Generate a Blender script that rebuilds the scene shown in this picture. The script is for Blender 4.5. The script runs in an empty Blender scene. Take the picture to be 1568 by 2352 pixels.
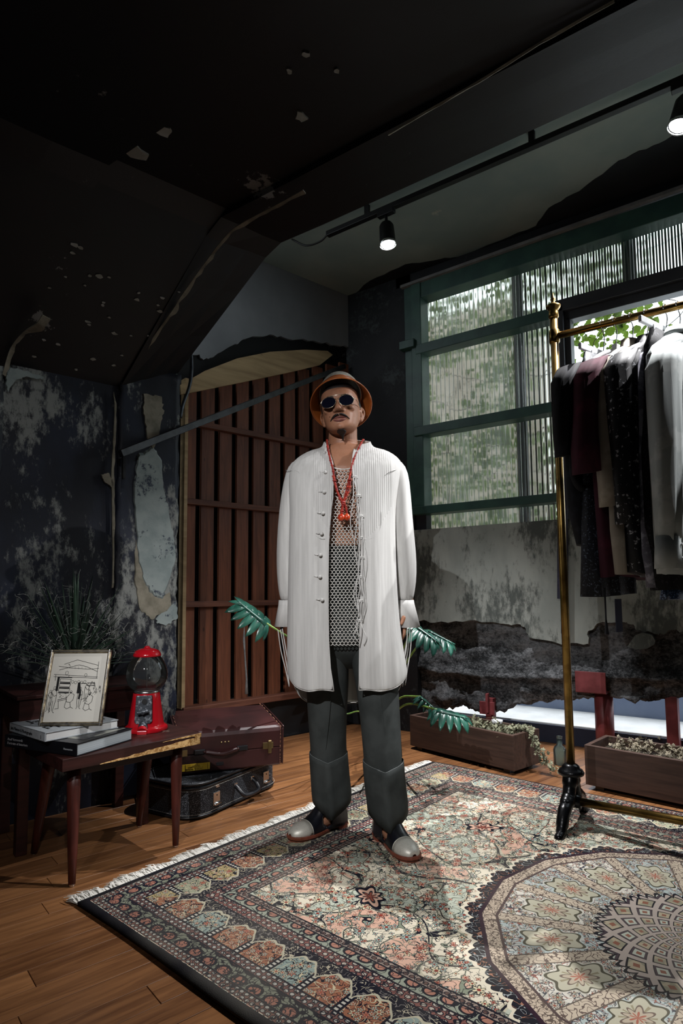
import bpy, math, random
import numpy as np
from mathutils import Vector, Matrix, noise as mn
S = bpy.context.scene
COL = S.collection
random.seed(11)
R = math.radians
PI = math.pi

# ------------------------------------------------------------------ camera
FPX, IW, IH, PYC, CAMH = 1400.0, 1568, 2352, 1246.0, 0.97
AZ, PITCH, ROLL = R(35.6), math.atan(115 / 1400.0), R(0.5)
FWV = Vector((math.cos(AZ) * math.cos(PITCH), math.sin(AZ) * math.cos(PITCH), math.sin(PITCH)))
RT0 = Vector((math.sin(AZ), -math.cos(AZ), 0)); FWH = Vector((math.cos(AZ), math.sin(AZ), 0))
_up0 = RT0.cross(FWV)
RTV = RT0 * math.cos(ROLL) - _up0 * math.sin(ROLL); UPV = _up0 * math.cos(ROLL) + RT0 * math.sin(ROLL)
CP = Vector((0, 0, CAMH))
cd = bpy.data.cameras.new('camera'); cam = bpy.data.objects.new('camera', cd); COL.objects.link(cam)
cd.sensor_fit = 'VERTICAL'; cd.sensor_height = 36; cd.sensor_width = 24
cd.lens = FPX / IH * 36; cd.shift_y = (PYC - IH / 2) / IH; cd.clip_start = 0.05
cam.matrix_world = Matrix(((RTV.x, UPV.x, -FWV.x, CP.x), (RTV.y, UPV.y, -FWV.y, CP.y), (RTV.z, UPV.z, -FWV.z, CP.z), (0, 0, 0, 1)))
S.camera = cam

# ------------------------------------------------------------------ world and exposure
W = bpy.data.worlds.new('world'); S.world = W; W.use_nodes = True
bg = W.node_tree.nodes['Background']; bg.inputs[0].default_value = (0.86, 0.93, 1.0, 1); bg.inputs[1].default_value = 5.0
S.view_settings.view_transform = 'Standard'; S.view_settings.look = 'None'
S.view_settings.exposure = -0.15; S.view_settings.gamma = 1.0; S.view_settings.use_curve_mapping = False
KEY_W, FILL_W, TRACK_W, SIDE_FILL_W = 330, 210, 430, 45     # watts of the room's track spots, last one an added side fill

# ------------------------------------------------------------------ placing helpers
def ray(x, y): return FWV + RTV * ((x - IW / 2) / FPX) - UPV * ((y - PYC) / FPX)
def onz(x, y, z=0.0):
    d = ray(x, y); return CP + d * ((z - CAMH) / d.z)
def onX(x, y, X):
    d = ray(x, y); return CP + d * (X / d.x)
LD = Vector((math.cos(R(-14.4)), math.sin(R(-14.4)), 0)); LN = Vector((-LD.y, LD.x, 0))   # left wall direction / normal
def LW(s, c, z=0.0): return LD * s + LN * c + Vector((0, 0, z))
def onL(x, y, c):
    d = ray(x, y); return CP + d * (c / d.dot(LN))
def lwc(p): return (p.dot(LD), p.dot(LN), p.z)

# ------------------------------------------------------------------ materials
def hx(s):
    o = []
    for i in (0, 2, 4):
        c = int(s[i:i + 2], 16) / 255; o.append(c / 12.92 if c < .04045 else ((c + .055) / 1.055) ** 2.4)
    return tuple(o)
class N:
    def __init__(s, nt, k): s.nt, s.k = nt, k
    def m(s, op, *a, clamp=False):
        n = s.nt.nodes.new('ShaderNodeMath'); n.operation = op; n.use_clamp = clamp
        for i, x in enumerate((s,) + a):
            if isinstance(x, N): s.nt.links.new(x.k, n.inputs[i])
            else: n.inputs[i].default_value = x
        return N(s.nt, n.outputs[0])
    def __add__(s, o): return s.m('ADD', o)
    def __sub__(s, o): return s.m('SUBTRACT', o)
    def __mul__(s, o): return s.m('MULTIPLY', o)
    def __truediv__(s, o): return s.m('DIVIDE', o)
    def __lt__(s, o): return s.m('LESS_THAN', o)
    def __gt__(s, o): return s.m('GREATER_THAN', o)
    def mod(s, o): return s.m('FLOORED_MODULO', o)
    def abs(s): return s.m('ABSOLUTE')
    def floor(s): return s.m('FLOOR')
    def min(s, o): return s.m('MINIMUM', o)
    def max(s, o): return s.m('MAXIMUM', o)
    def sin(s): return s.m('SINE')
    def cos(s): return s.m('COSINE')
    def inv(s): return N.m(s, 'MULTIPLY_ADD', -1.0, 1.0)
    def step(s, lo, hi):
        n = s.nt.nodes.new('ShaderNodeMapRange'); n.interpolation_type = 'SMOOTHSTEP'
        s.nt.links.new(s.k, n.inputs[0]); n.inputs[1].default_value = lo; n.inputs[2].default_value = hi
        return N(s.nt, n.outputs[0])
class MT:
    def __init__(s, name, rough=.6, metal=0.0, spec=.5, base=None):
        s.mat = bpy.data.materials.new(name); s.mat.use_nodes = True; s.nt = s.mat.node_tree
        s.b = s.nt.nodes['Principled BSDF']
        s.b.inputs['Roughness'].default_value = rough; s.b.inputs['Metallic'].default_value = metal
        s.b.inputs['Specular IOR Level'].default_value = spec
        if base: s.b.inputs['Base Color'].default_value = (*base, 1)
    def co(s, kind='Object', scale=(1, 1, 1), rot=(0, 0, 0)):
        t = s.nt.nodes.new('ShaderNodeTexCoord'); mp_ = s.nt.nodes.new('ShaderNodeMapping')
        s.nt.links.new(t.outputs[kind], mp_.inputs[0]); mp_.inputs['Scale'].default_value = scale; mp_.inputs['Rotation'].default_value = rot
        return mp_.outputs[0]
    def geo(s):
        g = s.nt.nodes.new('ShaderNodeNewGeometry'); return g.outputs['Position']
    def xyz(s, vec):
        n = s.nt.nodes.new('ShaderNodeSeparateXYZ'); s.nt.links.new(vec, n.inputs[0]); return [N(s.nt, o) for o in n.outputs]
    def vec(s, x, y, z=0.0):
        n = s.nt.nodes.new('ShaderNodeCombineXYZ')
        for i, a in enumerate((x, y, z)):
            if isinstance(a, N): s.nt.links.new(a.k, n.inputs[i])
            else: n.inputs[i].default_value = a
        return n.outputs[0]
    def noise(s, vec, scale, detail=3, rough=.55, dist=0.0):
        n = s.nt.nodes.new('ShaderNodeTexNoise'); s.nt.links.new(vec, n.inputs['Vector'])
        n.inputs['Scale'].default_value = scale; n.inputs['Detail'].default_value = detail; n.inputs['Roughness'].default_value = rough; n.inputs['Distortion'].default_value = dist
        return N(s.nt, n.outputs['Fac'])
    def voro(s, vec, scale, feature='F1', out='Distance', rand=1.0):
        n = s.nt.nodes.new('ShaderNodeTexVoronoi'); n.feature = feature; s.nt.links.new(vec, n.inputs['Vector'])
        n.inputs['Scale'].default_value = scale; n.inputs['Randomness'].default_value = rand
        return N(s.nt, n.outputs[out])
    def wn(s, vec):
        n = s.nt.nodes.new('ShaderNodeTexWhiteNoise'); n.noise_dimensions = '3D'; s.nt.links.new(vec, n.inputs[0]); return N(s.nt, n.outputs[0])
    def rnd(s):
        n = s.nt.nodes.new('ShaderNodeObjectInfo'); return N(s.nt, n.outputs['Random'])
    def mix(s, fac, a, b):
        n = s.nt.nodes.new('ShaderNodeMix'); n.data_type = 'RGBA'
        if isinstance(fac, N): s.nt.links.new(fac.k, n.inputs[0])
        else: n.inputs[0].default_value = fac
        for i, c in ((6, a), (7, b)):
            if isinstance(c, N): s.nt.links.new(c.k, n.inputs[i])
            else: n.inputs[i].default_value = (*c, 1)
        return N(s.nt, n.outputs[2])
    def col(s, c): s.nt.links.new(c.k, s.b.inputs['Base Color']); return s
    def rough(s, v): s.nt.links.new(v.k, s.b.inputs['Roughness']); return s
    def bump(s, v, strength=.4, dist=.004):
        n = s.nt.nodes.new('ShaderNodeBump'); n.inputs['Strength'].default_value = strength; n.inputs['Distance'].default_value = dist
        s.nt.links.new(v.k, n.inputs['Height']); s.nt.links.new(n.outputs[0], s.b.inputs['Normal']); return s
def pm(name, a, b, scale=8, rough=.6, metal=0.0, spec=.5, lo=.35, hi=.65, stretch=(1, 1, 1), bump=.25, bscale=60, bdist=.002, detail=4, rand=0):
    t = MT(name, rough, metal, spec); v = t.co('Object', stretch)
    n = t.noise(v, scale, detail).step(lo, hi)
    if rand: n = (n * (1 - rand) + t.rnd() * rand)
    t.col(t.mix(n, a, b))
    if bump: t.bump(t.noise(v, bscale, 3), bump, bdist)
    return t.mat
def wood(name, a, b, axis=0, scale=6, rough=.5, rand=.35, knots=True, spec=.4):
    t = MT(name, rough, 0, spec); st = [9, 9, 9]; st[axis] = .7
    v = t.co('Object', tuple(st)); r_ = t.rnd()
    vv = t.nt.nodes.new('ShaderNodeVectorMath'); vv.operation = 'ADD'; t.nt.links.new(v, vv.inputs[0])
    cb = t.vec(r_ * 37.0, r_ * 91.0, r_ * 53.0); t.nt.links.new(cb, vv.inputs[1]); v2 = vv.outputs[0]
    g = t.noise(v2, scale, 5, .6, .6)
    f = (g.step(.3, .7) * (1 - rand) + r_ * rand)
    c = t.mix(f, a, b)
    if knots:
        st2 = [3, 3, 3]; st2[axis] = 1.2
        k = t.voro(t.co('Object', tuple(st2)), 4.0)
        c = t.mix((k + r_ * .05).step(.05, .1).inv() * .75, c, tuple(x * .25 for x in a))
    t.col(c); t.bump(g, .25, .0015)
    return t.mat
def peel(name, base, base2, patch, scale=3.0, thr=(.58, .64), rough=.75, fine=.6, stretch=(1, 1, 1), bump=.5, geo=False):
    t = MT(name, rough, 0, .35); v = t.co('Object', stretch)
    big = t.noise(v, scale, 2, .5); sm = t.noise(v, scale * 9, 6, .72); mid = t.noise(v, scale * 2.4, 4, .6)
    f = (big * .45 + sm * .4 * fine + mid * .25).step(*thr)
    c = t.mix(t.noise(v, scale * 1.7, 4).step(.35, .7), base, base2)
    t.col(t.mix(f, c, patch)); t.bump(sm * .5 + f * .6, bump, .004)
    return t.mat
def glow(name, c, st):
    t = MT(name); t.b.inputs['Emission Color'].default_value = (*c, 1); t.b.inputs['Emission Strength'].default_value = st; return t.mat

# ------------------------------------------------------------------ mesh builder
class MB:
    def __init__(s): s.v, s.f = [], []
    def add(s, vs, fs):
        o = len(s.v); s.v += [tuple(x) for x in vs]; s.f += [tuple(i + o for i in f) for f in fs]; return s
    def box(s, c, d, rz=0.0, M=None):
        hx_, hy, hz = d[0] / 2, d[1] / 2, d[2] / 2; cs, sn = math.cos(rz), math.sin(rz); vs = []
        for z in (-hz, hz):
            for x, y in ((-hx_, -hy), (hx_, -hy), (hx_, hy), (-hx_, hy)):
                p = Vector((c[0] + x * cs - y * sn, c[1] + x * sn + y * cs, c[2] + z)); vs.append(M @ p if M else p)
        return s.add(vs, [(3, 2, 1, 0), (4, 5, 6, 7), (0, 1, 5, 4), (1, 2, 6, 5), (2, 3, 7, 6), (3, 0, 4, 7)])
    def bar(s, a, b, w, h, up=Vector((0, 0, 1))):
        a, b = Vector(a), Vector(b); d = (b - a).normalized(); sx = d.cross(up).normalized(); uy = sx.cross(d).normalized(); vs = []
        for p in (a, b):
            for i, j in ((-1, -1), (1, -1), (1, 1), (-1, 1)): vs.append(p + sx * (i * w / 2) + uy * (j * h / 2))
        return s.add(vs, [(0, 1, 2, 3), (7, 6, 5, 4), (0, 4, 5, 1), (1, 5, 6, 2), (2, 6, 7, 3), (3, 7, 4, 0)])
    def loft(s, rings, closed=True, cap=True):
        n = len(rings[0]); vs = [p for r_ in rings for p in r_]; fs = []
        for i in range(len(rings) - 1):
            for j in range(n if closed else n - 1):
                k = (j + 1) % n; fs.append((i * n + j, i * n + k, (i + 1) * n + k, (i + 1) * n + j))
        if cap and closed: fs += [tuple(range(n - 1, -1, -1)), tuple(range((len(rings) - 1) * n, len(rings) * n))]
        return s.add(vs, fs)
    def tube(s, pts, r, n=8, cap=True):
        P = [Vector(p) for p in pts]; rings = []; u = None
        for i, p in enumerate(P):
            d = (P[min(i + 1, len(P) - 1)] - P[max(i - 1, 0)]).normalized()
            if u is None: u = d.orthogonal().normalized()
            u = (u - d * u.dot(d)); u = u.normalized() if u.length > 1e-6 else d.orthogonal().normalized()
            w = d.cross(u); rr = r[i] if isinstance(r, (list, tuple)) else r
            rings.append([p + (u * math.cos(2 * PI * k / n) + w * math.sin(2 * PI * k / n)) * rr for k in range(n)])
        return s.loft(rings, True, cap)
    def lathe(s, prof, n=24, c=(0, 0, 0)):
        return s.loft([[(c[0] + r_ * math.cos(2 * PI * k / n), c[1] + r_ * math.sin(2 * PI * k / n), c[2] + z) for k in range(n)] for r_, z in prof])
    def prism(s, poly, fa, fb):
        n = len(poly); return s.add([fa(*p) for p in poly] + [fb(*p) for p in poly], [tuple(range(n)), tuple(range(2 * n - 1, n - 1, -1))] + [(j, n + j, n + (j + 1) % n, (j + 1) % n) for j in range(n)])
    def sphere(s, c, r, nu=14, nv=9, sc=(1, 1, 1), M=None):
        rings = []
        for i in range(nv + 1):
            a = -PI / 2 + PI * (i + .02) / (nv + .04); ring = []
            for k in range(nu):
                p = Vector((r * sc[0] * math.cos(a) * math.cos(2 * PI * k / nu), r * sc[1] * math.cos(a) * math.sin(2 * PI * k / nu), r * sc[2] * math.sin(a)))
                ring.append((M @ p if M else p) + Vector(c))
            rings.append(ring)
        return s.loft(rings)
    def grid(s, fn, nu, nv):
        vs = [fn(i / nu, j / nv) for i in range(nu + 1) for j in range(nv + 1)]
        return s.add(vs, [(i * (nv + 1) + j, (i + 1) * (nv + 1) + j, (i + 1) * (nv + 1) + j + 1, i * (nv + 1) + j + 1) for i in range(nu) for j in range(nv)])
def mwm(o):
    M = o.matrix_basis.copy()
    while o.parent: o = o.parent; M = o.matrix_basis @ M
    return M
def tag(o, label=None, cat=None, group=None, kind=None):
    for k, v in (('label', label), ('category', cat), ('group', group), ('kind', kind)):
        if v: o[k] = v
    return o
def ob(name, mb, mat, parent=None, smooth=False, bev=0, solid=0, world=False, sub=0, loc=None, kind=None, label=None, seg=2, off=0):
    me = bpy.data.meshes.new(name); vs = mb.v
    o = bpy.data.objects.new(name, me); COL.objects.link(o)
    if parent: o.parent = parent
    if world and parent:
        Mi = mwm(parent).inverted(); vs = [Mi @ Vector(v) for v in vs]
    if loc is not None:
        vs = [Vector(v) - Vector(loc) for v in vs]; o.location = loc
    me.from_pydata([tuple(v) for v in vs], [], mb.f); me.update()
    import bmesh
    bm = bmesh.new(); bm.from_mesh(me); bmesh.ops.recalc_face_normals(bm, faces=bm.faces); bm.to_mesh(me); bm.free()
    if smooth: me.polygons.foreach_set('use_smooth', [True] * len(me.polygons))
    me.materials.append(mat)
    if solid:
        m = o.modifiers.new('s', 'SOLIDIFY'); m.thickness = solid; m.offset = off
    if sub:
        m = o.modifiers.new('u', 'SUBSURF'); m.levels = sub; m.render_levels = sub
    if bev:
        m = o.modifiers.new('b', 'BEVEL'); m.width = bev; m.segments = seg; m.limit_method = 'ANGLE'; m.angle_limit = R(40)
    tag(o, label, None, None, kind)
    return o
def thing(name, label, cat, loc=(0, 0, 0), rz=0.0, group=None, kind=None):
    o = bpy.data.objects.new(name, None); COL.objects.link(o); o.location = loc; o.rotation_euler = (0, 0, rz); o.empty_display_size = .1
    return tag(o, label, cat, group, kind)
def er(cx, cy, z, rx, ry, n=24, p=2.0, ph=0.0):
    o = []
    for k in range(n):
        a = 2 * PI * k / n + ph; c, s_ = math.cos(a), math.sin(a)
        o.append((cx + rx * math.copysign(abs(c) ** (2 / p), c), cy + ry * math.copysign(abs(s_) ** (2 / p), s_), z))
    return o
def crv(pts, n=8):
    P = [Vector(p) for p in pts]; P = [P[0] * 2 - P[1]] + P + [P[-1] * 2 - P[-2]]; o = []
    for i in range(1, len(P) - 2):
        for k in range(n):
            t = k / n; a, b, c, d = P[i - 1:i + 3]
            o.append(.5 * ((2 * b) + (c - a) * t + (2 * a - 5 * b + 4 * c - d) * t * t + (3 * b - a - 3 * c + d) * t ** 3))
    o.append(P[-2]); return o
def text_mb(txt, size, M, depth=.0004):
    cu = bpy.data.curves.new('t', 'FONT'); cu.body = txt; cu.size = size; cu.extrude = depth; cu.resolution_u = 2
    o = bpy.data.objects.new('t', cu); COL.objects.link(o); dg = bpy.context.evaluated_depsgraph_get(); dg.update()
    me = bpy.data.meshes.new_from_object(o.evaluated_get(dg)); mb = MB()
    mb.add([M @ v.co for v in me.vertices], [tuple(p.vertices) for p in me.polygons])
    bpy.data.objects.remove(o); bpy.data.curves.remove(cu); bpy.data.meshes.remove(me); return mb
def copy_tree(o, parent=None):
    c = o.copy(); COL.objects.link(c); c.parent = parent
    for ch in list(o.children): copy_tree(ch, c)
    return c
def fbm(x, y, z, sc, oct_=4):
    v, a = 0.0, 1.0
    for _ in range(oct_):
        v += a * mn.noise(Vector((x * sc, y * sc, z * sc))); sc *= 2.1; a *= .5
    return v
# ================================================================== SETTING
def st(o): return tag(o, kind='structure')
XW, CL, CB, ZC = 3.8, 2.96, 3.5, 3.3
M_floor = wood('oak_boards', hx('4c2e1c'), hx('966842'), 0, 5, .3, .55, True, .45)
M_sub = pm('subfloor_dark', hx('1c110a'), hx('2a180d'), 5)
M_wl = peel('navy_peeled_paint', hx('14161f'), hx('1d2333'), hx('7f817d'), 2.2, (.565, .645), .55, 1.0, (1.4, 1.4, .7))
M_blk = peel('black_ceiling_paint', hx('07080c'), hx('050609'), hx('6a6865'), 2.6, (.655, .675), .5, .9, bump=.25)
M_plaster = peel('pale_blue_plaster', hx('8f9896'), hx('7a8584'), hx('3b4250'), 6, (.60, .66), .8, 1.0)
M_plbrown = pm('raw_plaster', hx('6f6a5c'), hx('8c8677'), 14, .9, bump=.6, bscale=50, bdist=.004)
M_upper = peel('grey_upper_wall', hx('75787a'), hx('686b6d'), hx('505254'), 1.6, (.6, .68), .8, .4)
M_ceil = peel('grey_green_ceiling', hx('737e79'), hx('848a82'), hx('aca693'), 1.1, (.54, .575), .85, .35, bump=.8)
M_ceilblk = peel('black_paint_band', hx('131416'), hx('1b1c1e'), hx('4a4c4b'), 3.5, (.66, .72), .6, 1.0)
M_conc = peel('grey_concrete_plaster', hx('9a9e98'), hx('858a85'), hx('515653'), 2.2, (.52, .62), .85, 1.0, (1, 1.3, .55), bump=.7)
M_rough = pm('rough_black_concrete', hx('27292b'), hx('6c6e6f'), 11, .9, lo=.35, hi=.75, bump=1.0, bscale=38, bdist=.012, detail=8)
t = MT('rough_black_concrete', .92, 0, .25); v = t.co('Object', (1, 1, 1.4)); ga, gb_, gc = t.noise(v, 3.5, 3), t.noise(v, 55, 6, .75), t.noise(v, 16, 4, .6)
t.col(t.mix((ga * .35 + gb_ * .45 + gc * .25).step(.42, .66), hx('1f2123'), hx('85878a'))); t.bump(gb_ * .8 + gc, 1.0, .012); M_rough = t.mat
M_pier = peel('black_pier_paint', hx('131417'), hx('1b1d20'), hx('3c4142'), 2.6, (.60, .70), .6, 1.0)
M_green = pm('dark_green_paint', hx('2c4a45'), hx('37594f'), 7, .45, bump=.15)
M_void = MT('dark_backing', .9, 0, .2, hx('0b0b0d')).mat
M_slat = wood('red_cedar', hx('4c2a1b'), hx('7e4a32'), 2, 5, .55, .4)
M_rail = wood('dark_cedar', hx('4a2a20'), hx('6e4433'), 0, 5, .6, .2)
M_ply = wood('plywood', hx('8d7756'), hx('b39b74'), 0, 2.2, .6, .1)
M_metal = pm('scuffed_black_steel', hx('131416'), hx('2b2c2e'), 14, .45, .4)
M_white = pm('white_concrete', hx('c9c8c6'), hx('d8d7d5'), 6, .8)
M_blue = pm('slate_blue_wall', hx('7f8ca6'), hx('8b98b0'), 3, .85)
M_navy = pm('navy_riser', hx('1a2031'), hx('20273b'), 3, .8)
M_redsteel = pm('red_oxide_steel', hx('612427'), hx('823c3f'), 7, .5)
M_near = pm('room_wall_dark', hx('1c1c1f'), hx('252528'), 3, .9)

# ---- floor
fb = st(ob('floor', MB().box((.9, .3, -.06), (6.3, 6.2, .08)), M_sub))
pw = .088; meshes = {}
for row in range(38):
    c = .18 + row * pw; s = -.9 - (row * .37) % .8
    while s < 4.35:
        L = random.choice((.7, .9, 1.1)); sc_ = s + L / 2
        p = LW(sc_, c)
        if p.x - .5 * L < 4.0 and p.x > -.2 and p.y > -1.2:
            if L not in meshes:
                o = ob('plank', MB().box((0, 0, 0), (L - .0015, pw - .0016, .02)), M_floor, fb, bev=.0008, seg=1); meshes[L] = o.data
            else:
                o = bpy.data.objects.new('plank', meshes[L]); COL.objects.link(o); o.parent = fb
                m = o.modifiers.new('b', 'BEVEL'); m.width = .0008; m.segments = 1
            o.location = (p.x, p.y, -.0102 + random.uniform(-.0003, .0002)); o.rotation_euler = (0, 0, R(-14.4))
        s += L
# ---- walls behind the camera and to its sides
st(ob('wall_rear', MB().box((.6, -2.7, 1.6), (6.9, .12, 3.4)), M_near))
st(ob('wall_side', MB().box((-2.3, .6, 1.6), (.12, 6.6, 3.4)), M_near))
# ---- left wall (navy, peeling) with the pilasters
def lbox(mb, s0, s1, c0, c1, z0, z1): return mb.box(LW((s0 + s1) / 2, (c0 + c1) / 2, (z0 + z1) / 2), (s1 - s0, c1 - c0, z1 - z0), R(-14.4))
wl = st(ob('wall_left', lbox(MB(), -3.2, 1.36, CL, CL + .6, -.02, 2.6), M_wl))
def lgrid(s0, s1, z0, z1, c, amp, nu, nv):
    def fn(u, v):
        s, z = s0 + (s1 - s0) * u, z0 + (z1 - z0) * v; e = min(u, 1 - u, 1) * 2
        w = fbm(s, z, 3.3, 9, 3) * amp; return LW(s + (fbm(z, 1.7, s, 14, 3) * .012 if u in (0, 1) else 0), c + w * .6, z)
    return MB().grid(fn, nu, nv)
ob('pilaster', lgrid(1.05, 1.365, -.01, 2.12, CL - .022, .008, 14, 70), M_wl, wl, smooth=True, solid=.05, off=1)
ob('pilaster', lgrid(.05, .545, -.01, 2.12, CL - .022, .008, 14, 70), M_wl, wl, smooth=True, solid=.05, off=1)
def ragged(px, plane, sub=6, amp=2.5, seed=0):
    out = []; rr = random.Random(seed)
    for i, a in enumerate(px):
        b = px[(i + 1) % len(px)]
        for k in range(sub):
            t = k / sub; out.append(plane(a[0] + (b[0] - a[0]) * t + rr.uniform(-amp, amp) * (k > 0), a[1] + (b[1] - a[1]) * t + rr.uniform(-amp, amp) * (k > 0)))
    return out
def patch(name, px, mat, parent, c=CL - .03, th=.008, amp=2.5, sub=6, seed=0):
    P = ragged(px, lambda x, y: onL(x, y, c), sub, amp, seed); n = len(P); cen = sum(P, Vector()) / n
    Q = [cen + (p - cen) * 1.04 + LN * th for p in P]
    mb = MB().add(P + Q, [tuple(range(n))] + [(j, (j + 1) % n, n + (j + 1) % n, n + j) for j in range(n)])
    return ob(name, mb, mat, parent, world=True)
patch('plaster_patch', [(330, 905), (372, 912), (376, 950), (368, 985), (352, 1030), (340, 1012), (336, 985), (330, 950)], M_plbrown, wl, seed=1)
patch('plaster_patch', [(318, 1052), (352, 1030), (372, 1062), (375, 1120), (388, 1180), (400, 1240), (401, 1290), (388, 1330), (374, 1372), (352, 1362), (336, 1340), (320, 1290), (312, 1180), (312, 1100)], M_plaster, wl, seed=2)
patch('plaster_patch', [(312, 1240), (326, 1310), (342, 1360), (368, 1374), (390, 1360), (392, 1400), (366, 1412), (346, 1422), (320, 1395), (310, 1330)], M_plbrown, wl, c=CL - .026, seed=3)
patch('plaster_patch', [(358, 1422), (404, 1382), (408, 1420), (382, 1436), (362, 1432)], M_plaster, wl, c=CL - .027, seed=4, th=.004)
patch('plaster_patch', [(232, 1090), (250, 1086), (262, 1110), (258, 1120), (240, 1106)], M_plbrown, wl, seed=5, amp=1)
patch('paint_crack', [(262, 905), (268, 930), (266, 1000), (262, 1090), (264, 1180), (262, 1340), (258, 1340), (258, 1180), (256, 1090), (261, 1000), (263, 930)], M_plbrown, wl, seed=6, amp=1.2)
patch('paint_crack', [(18, 845), (46, 848), (70, 856), (100, 866), (96, 872), (60, 864), (36, 872), (20, 900), (14, 880)], M_plaster, wl, seed=7, amp=2)
# ---- back wall of the recess
wb = st(ob('wall_back', lbox(MB(), 1.2, 3.1, CB + .14, CB + .3, -.02, ZC), M_void))
def lowfn(u, v):
    s, z = 1.3 + 1.75 * u, -.01 + .31 * v
    return LW(s, CB - .01 + .02 * fbm(s, z, 1, 7, 4), z)
ob('low_wall', MB().grid(lowfn, 50, 14), M_pier, wb, smooth=True, world=True, solid=.12, off=1)
up_px = [(455, 815), (470, 825), (490, 820), (540, 790), (570, 776), (620, 768), (660, 778), (720, 782), (770, 792)]
P = [onL(x, y, CB) for x, y in up_px]; P = [LW(1.30, CB, P[0].z - .1)] + P + [LW(3.05, CB, P[-1].z + .02)]
P = [p for i in range(len(P) - 1) for p in [P[i] + (P[i + 1] - P[i]) * (k / 5) + Vector((0, 0, random.uniform(-.01, .01) * (k > 0))) for k in range(5)]] + [P[-1]]
ob('upper_wall', lbox(MB(), 1.3, 3.05, CB + .02, CB + .14, 2.1, ZC), M_blk, wb, world=True)
n = len(P); top = [LW(3.05, CB, ZC), LW(1.30, CB, ZC)]; Q = P + top
ob('upper_plaster', MB().add(Q + [q + LN * .03 for q in Q], [tuple(range(len(Q)))] + [(j, (j + 1) % len(Q), len(Q) + (j + 1) % len(Q), len(Q) + j) for j in range(len(Q))]), M_upper, wb, world=True)

# ---- ceilings
def prof(d, z0, z1, run):
    return z0 + (z1 - z0) * min(d / run, 1) if d < run else z1
def slab(s0, s1, za0, za1, z1, run, mat, name, nu=6, th=.3, dmax=6.0):
    ds = [0, run * .33, run * .66, run * .92, run * 1.06, run * 1.4, 2.0, 3.5, dmax]
    def fn(u, v):
        i = int(round(v * (len(ds) - 1))); d = ds[i]; s = s0 + (s1 - s0) * u; b = LW(s, CL + .01)
        zz = prof(d, za0 + (za1 - za0) * u, z1, run) + .004 * fbm(s, d, 0, 5, 2)
        return Vector((b.x, b.y - d, zz))
    return ob(name, MB().grid(fn, nu, len(ds) - 1), mat, smooth=False, solid=th, off=1)
cl = st(slab(-3.2, 1.06, 1.985, 1.985, 2.625, .72, M_blk, 'ceiling_left', 8))
rb = slab(1.05, 1.362, 1.965, 2.13, 2.60, .69, M_blk, 'rib', 3, .75); rb.parent = cl
rb = slab(-.05, .549, 1.94, 1.94, 2.59, .72, M_blk, 'rib', 3, .1); rb.parent = cl
cr = st(ob('ceiling_right', MB().box((2.99, .2, ZC + .06), (1.98, 6.0, .12)), M_ceil))
bx = [(2.6, 690), (784, 700), (850, 645), (930, 608), (1010, 596), (1070, 588), (1130, 560), (1230, 520), (1260, 478), (1330, 440), (1420, 370), (1500, 335), (1568, 300)][1:]
P = [onz(x, y, ZC - .003) for x, y in bx]; P = [p for i in range(len(P) - 1) for p in [P[i].lerp(P[i + 1], k / 5) + Vector((random.uniform(-.01, .01), 0, 0)) * (k > 0) for k in range(5)]] + [P[-1]]
P = P + [Vector((P[-1].x, -2.6, ZC - .003)), Vector((XW + .1, -2.6, ZC - .003)), Vector((XW + .1, 2.7, ZC - .003))]
n = len(P)
ob('black_paint_band', MB().add(P + [p + Vector((0, 0, .004)) for p in P], [tuple(range(n))] + [(j, (j + 1) % n, n + (j + 1) % n, n + j) for j in range(n)]), M_ceilblk, cr)
# peeled chips on the black ceiling slope and rib
M_chip = pm('bare_plaster_chip', hx('7b766c'), hx('93908a'), 12, .9)
def chips(px, z, r0, seed):
    rr = random.Random(seed); c = onz(px[0], px[1], z); n = 9
    P = [c + Vector((math.cos(2 * PI * k / n) * r0 * rr.uniform(.6, 1.3), math.sin(2 * PI * k / n) * r0 * rr.uniform(.5, 1.1), 0)) for k in range(n)]
    ob('paint_chip', MB().add([p - Vector((0, 0, .004)) for p in P] + [p + Vector((0, 0, .01)) for p in P], [tuple(range(n))] + [(j, (j + 1) % n, n + (j + 1) % n, n + j) for j in range(n)]), M_chip, cl)
for i, (x, y, r0) in enumerate([(308, 348, .045), (376, 300, .032), (598, 101, .015), (692, 268, .024), (702, 124, .012), (665, 162, .01), (773, 161, .01), (642, 452, .014), (490, 105, .05), (580, 18, .05), (282, 275, .03), (180, 108, .015), (48, 268, .016)]):
    chips((x, y), 2.622, r0, i)
slA, slN = LW(0, CL + .01, 1.985), LD.cross(Vector((0, -.72, .64))).normalized()
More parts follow.
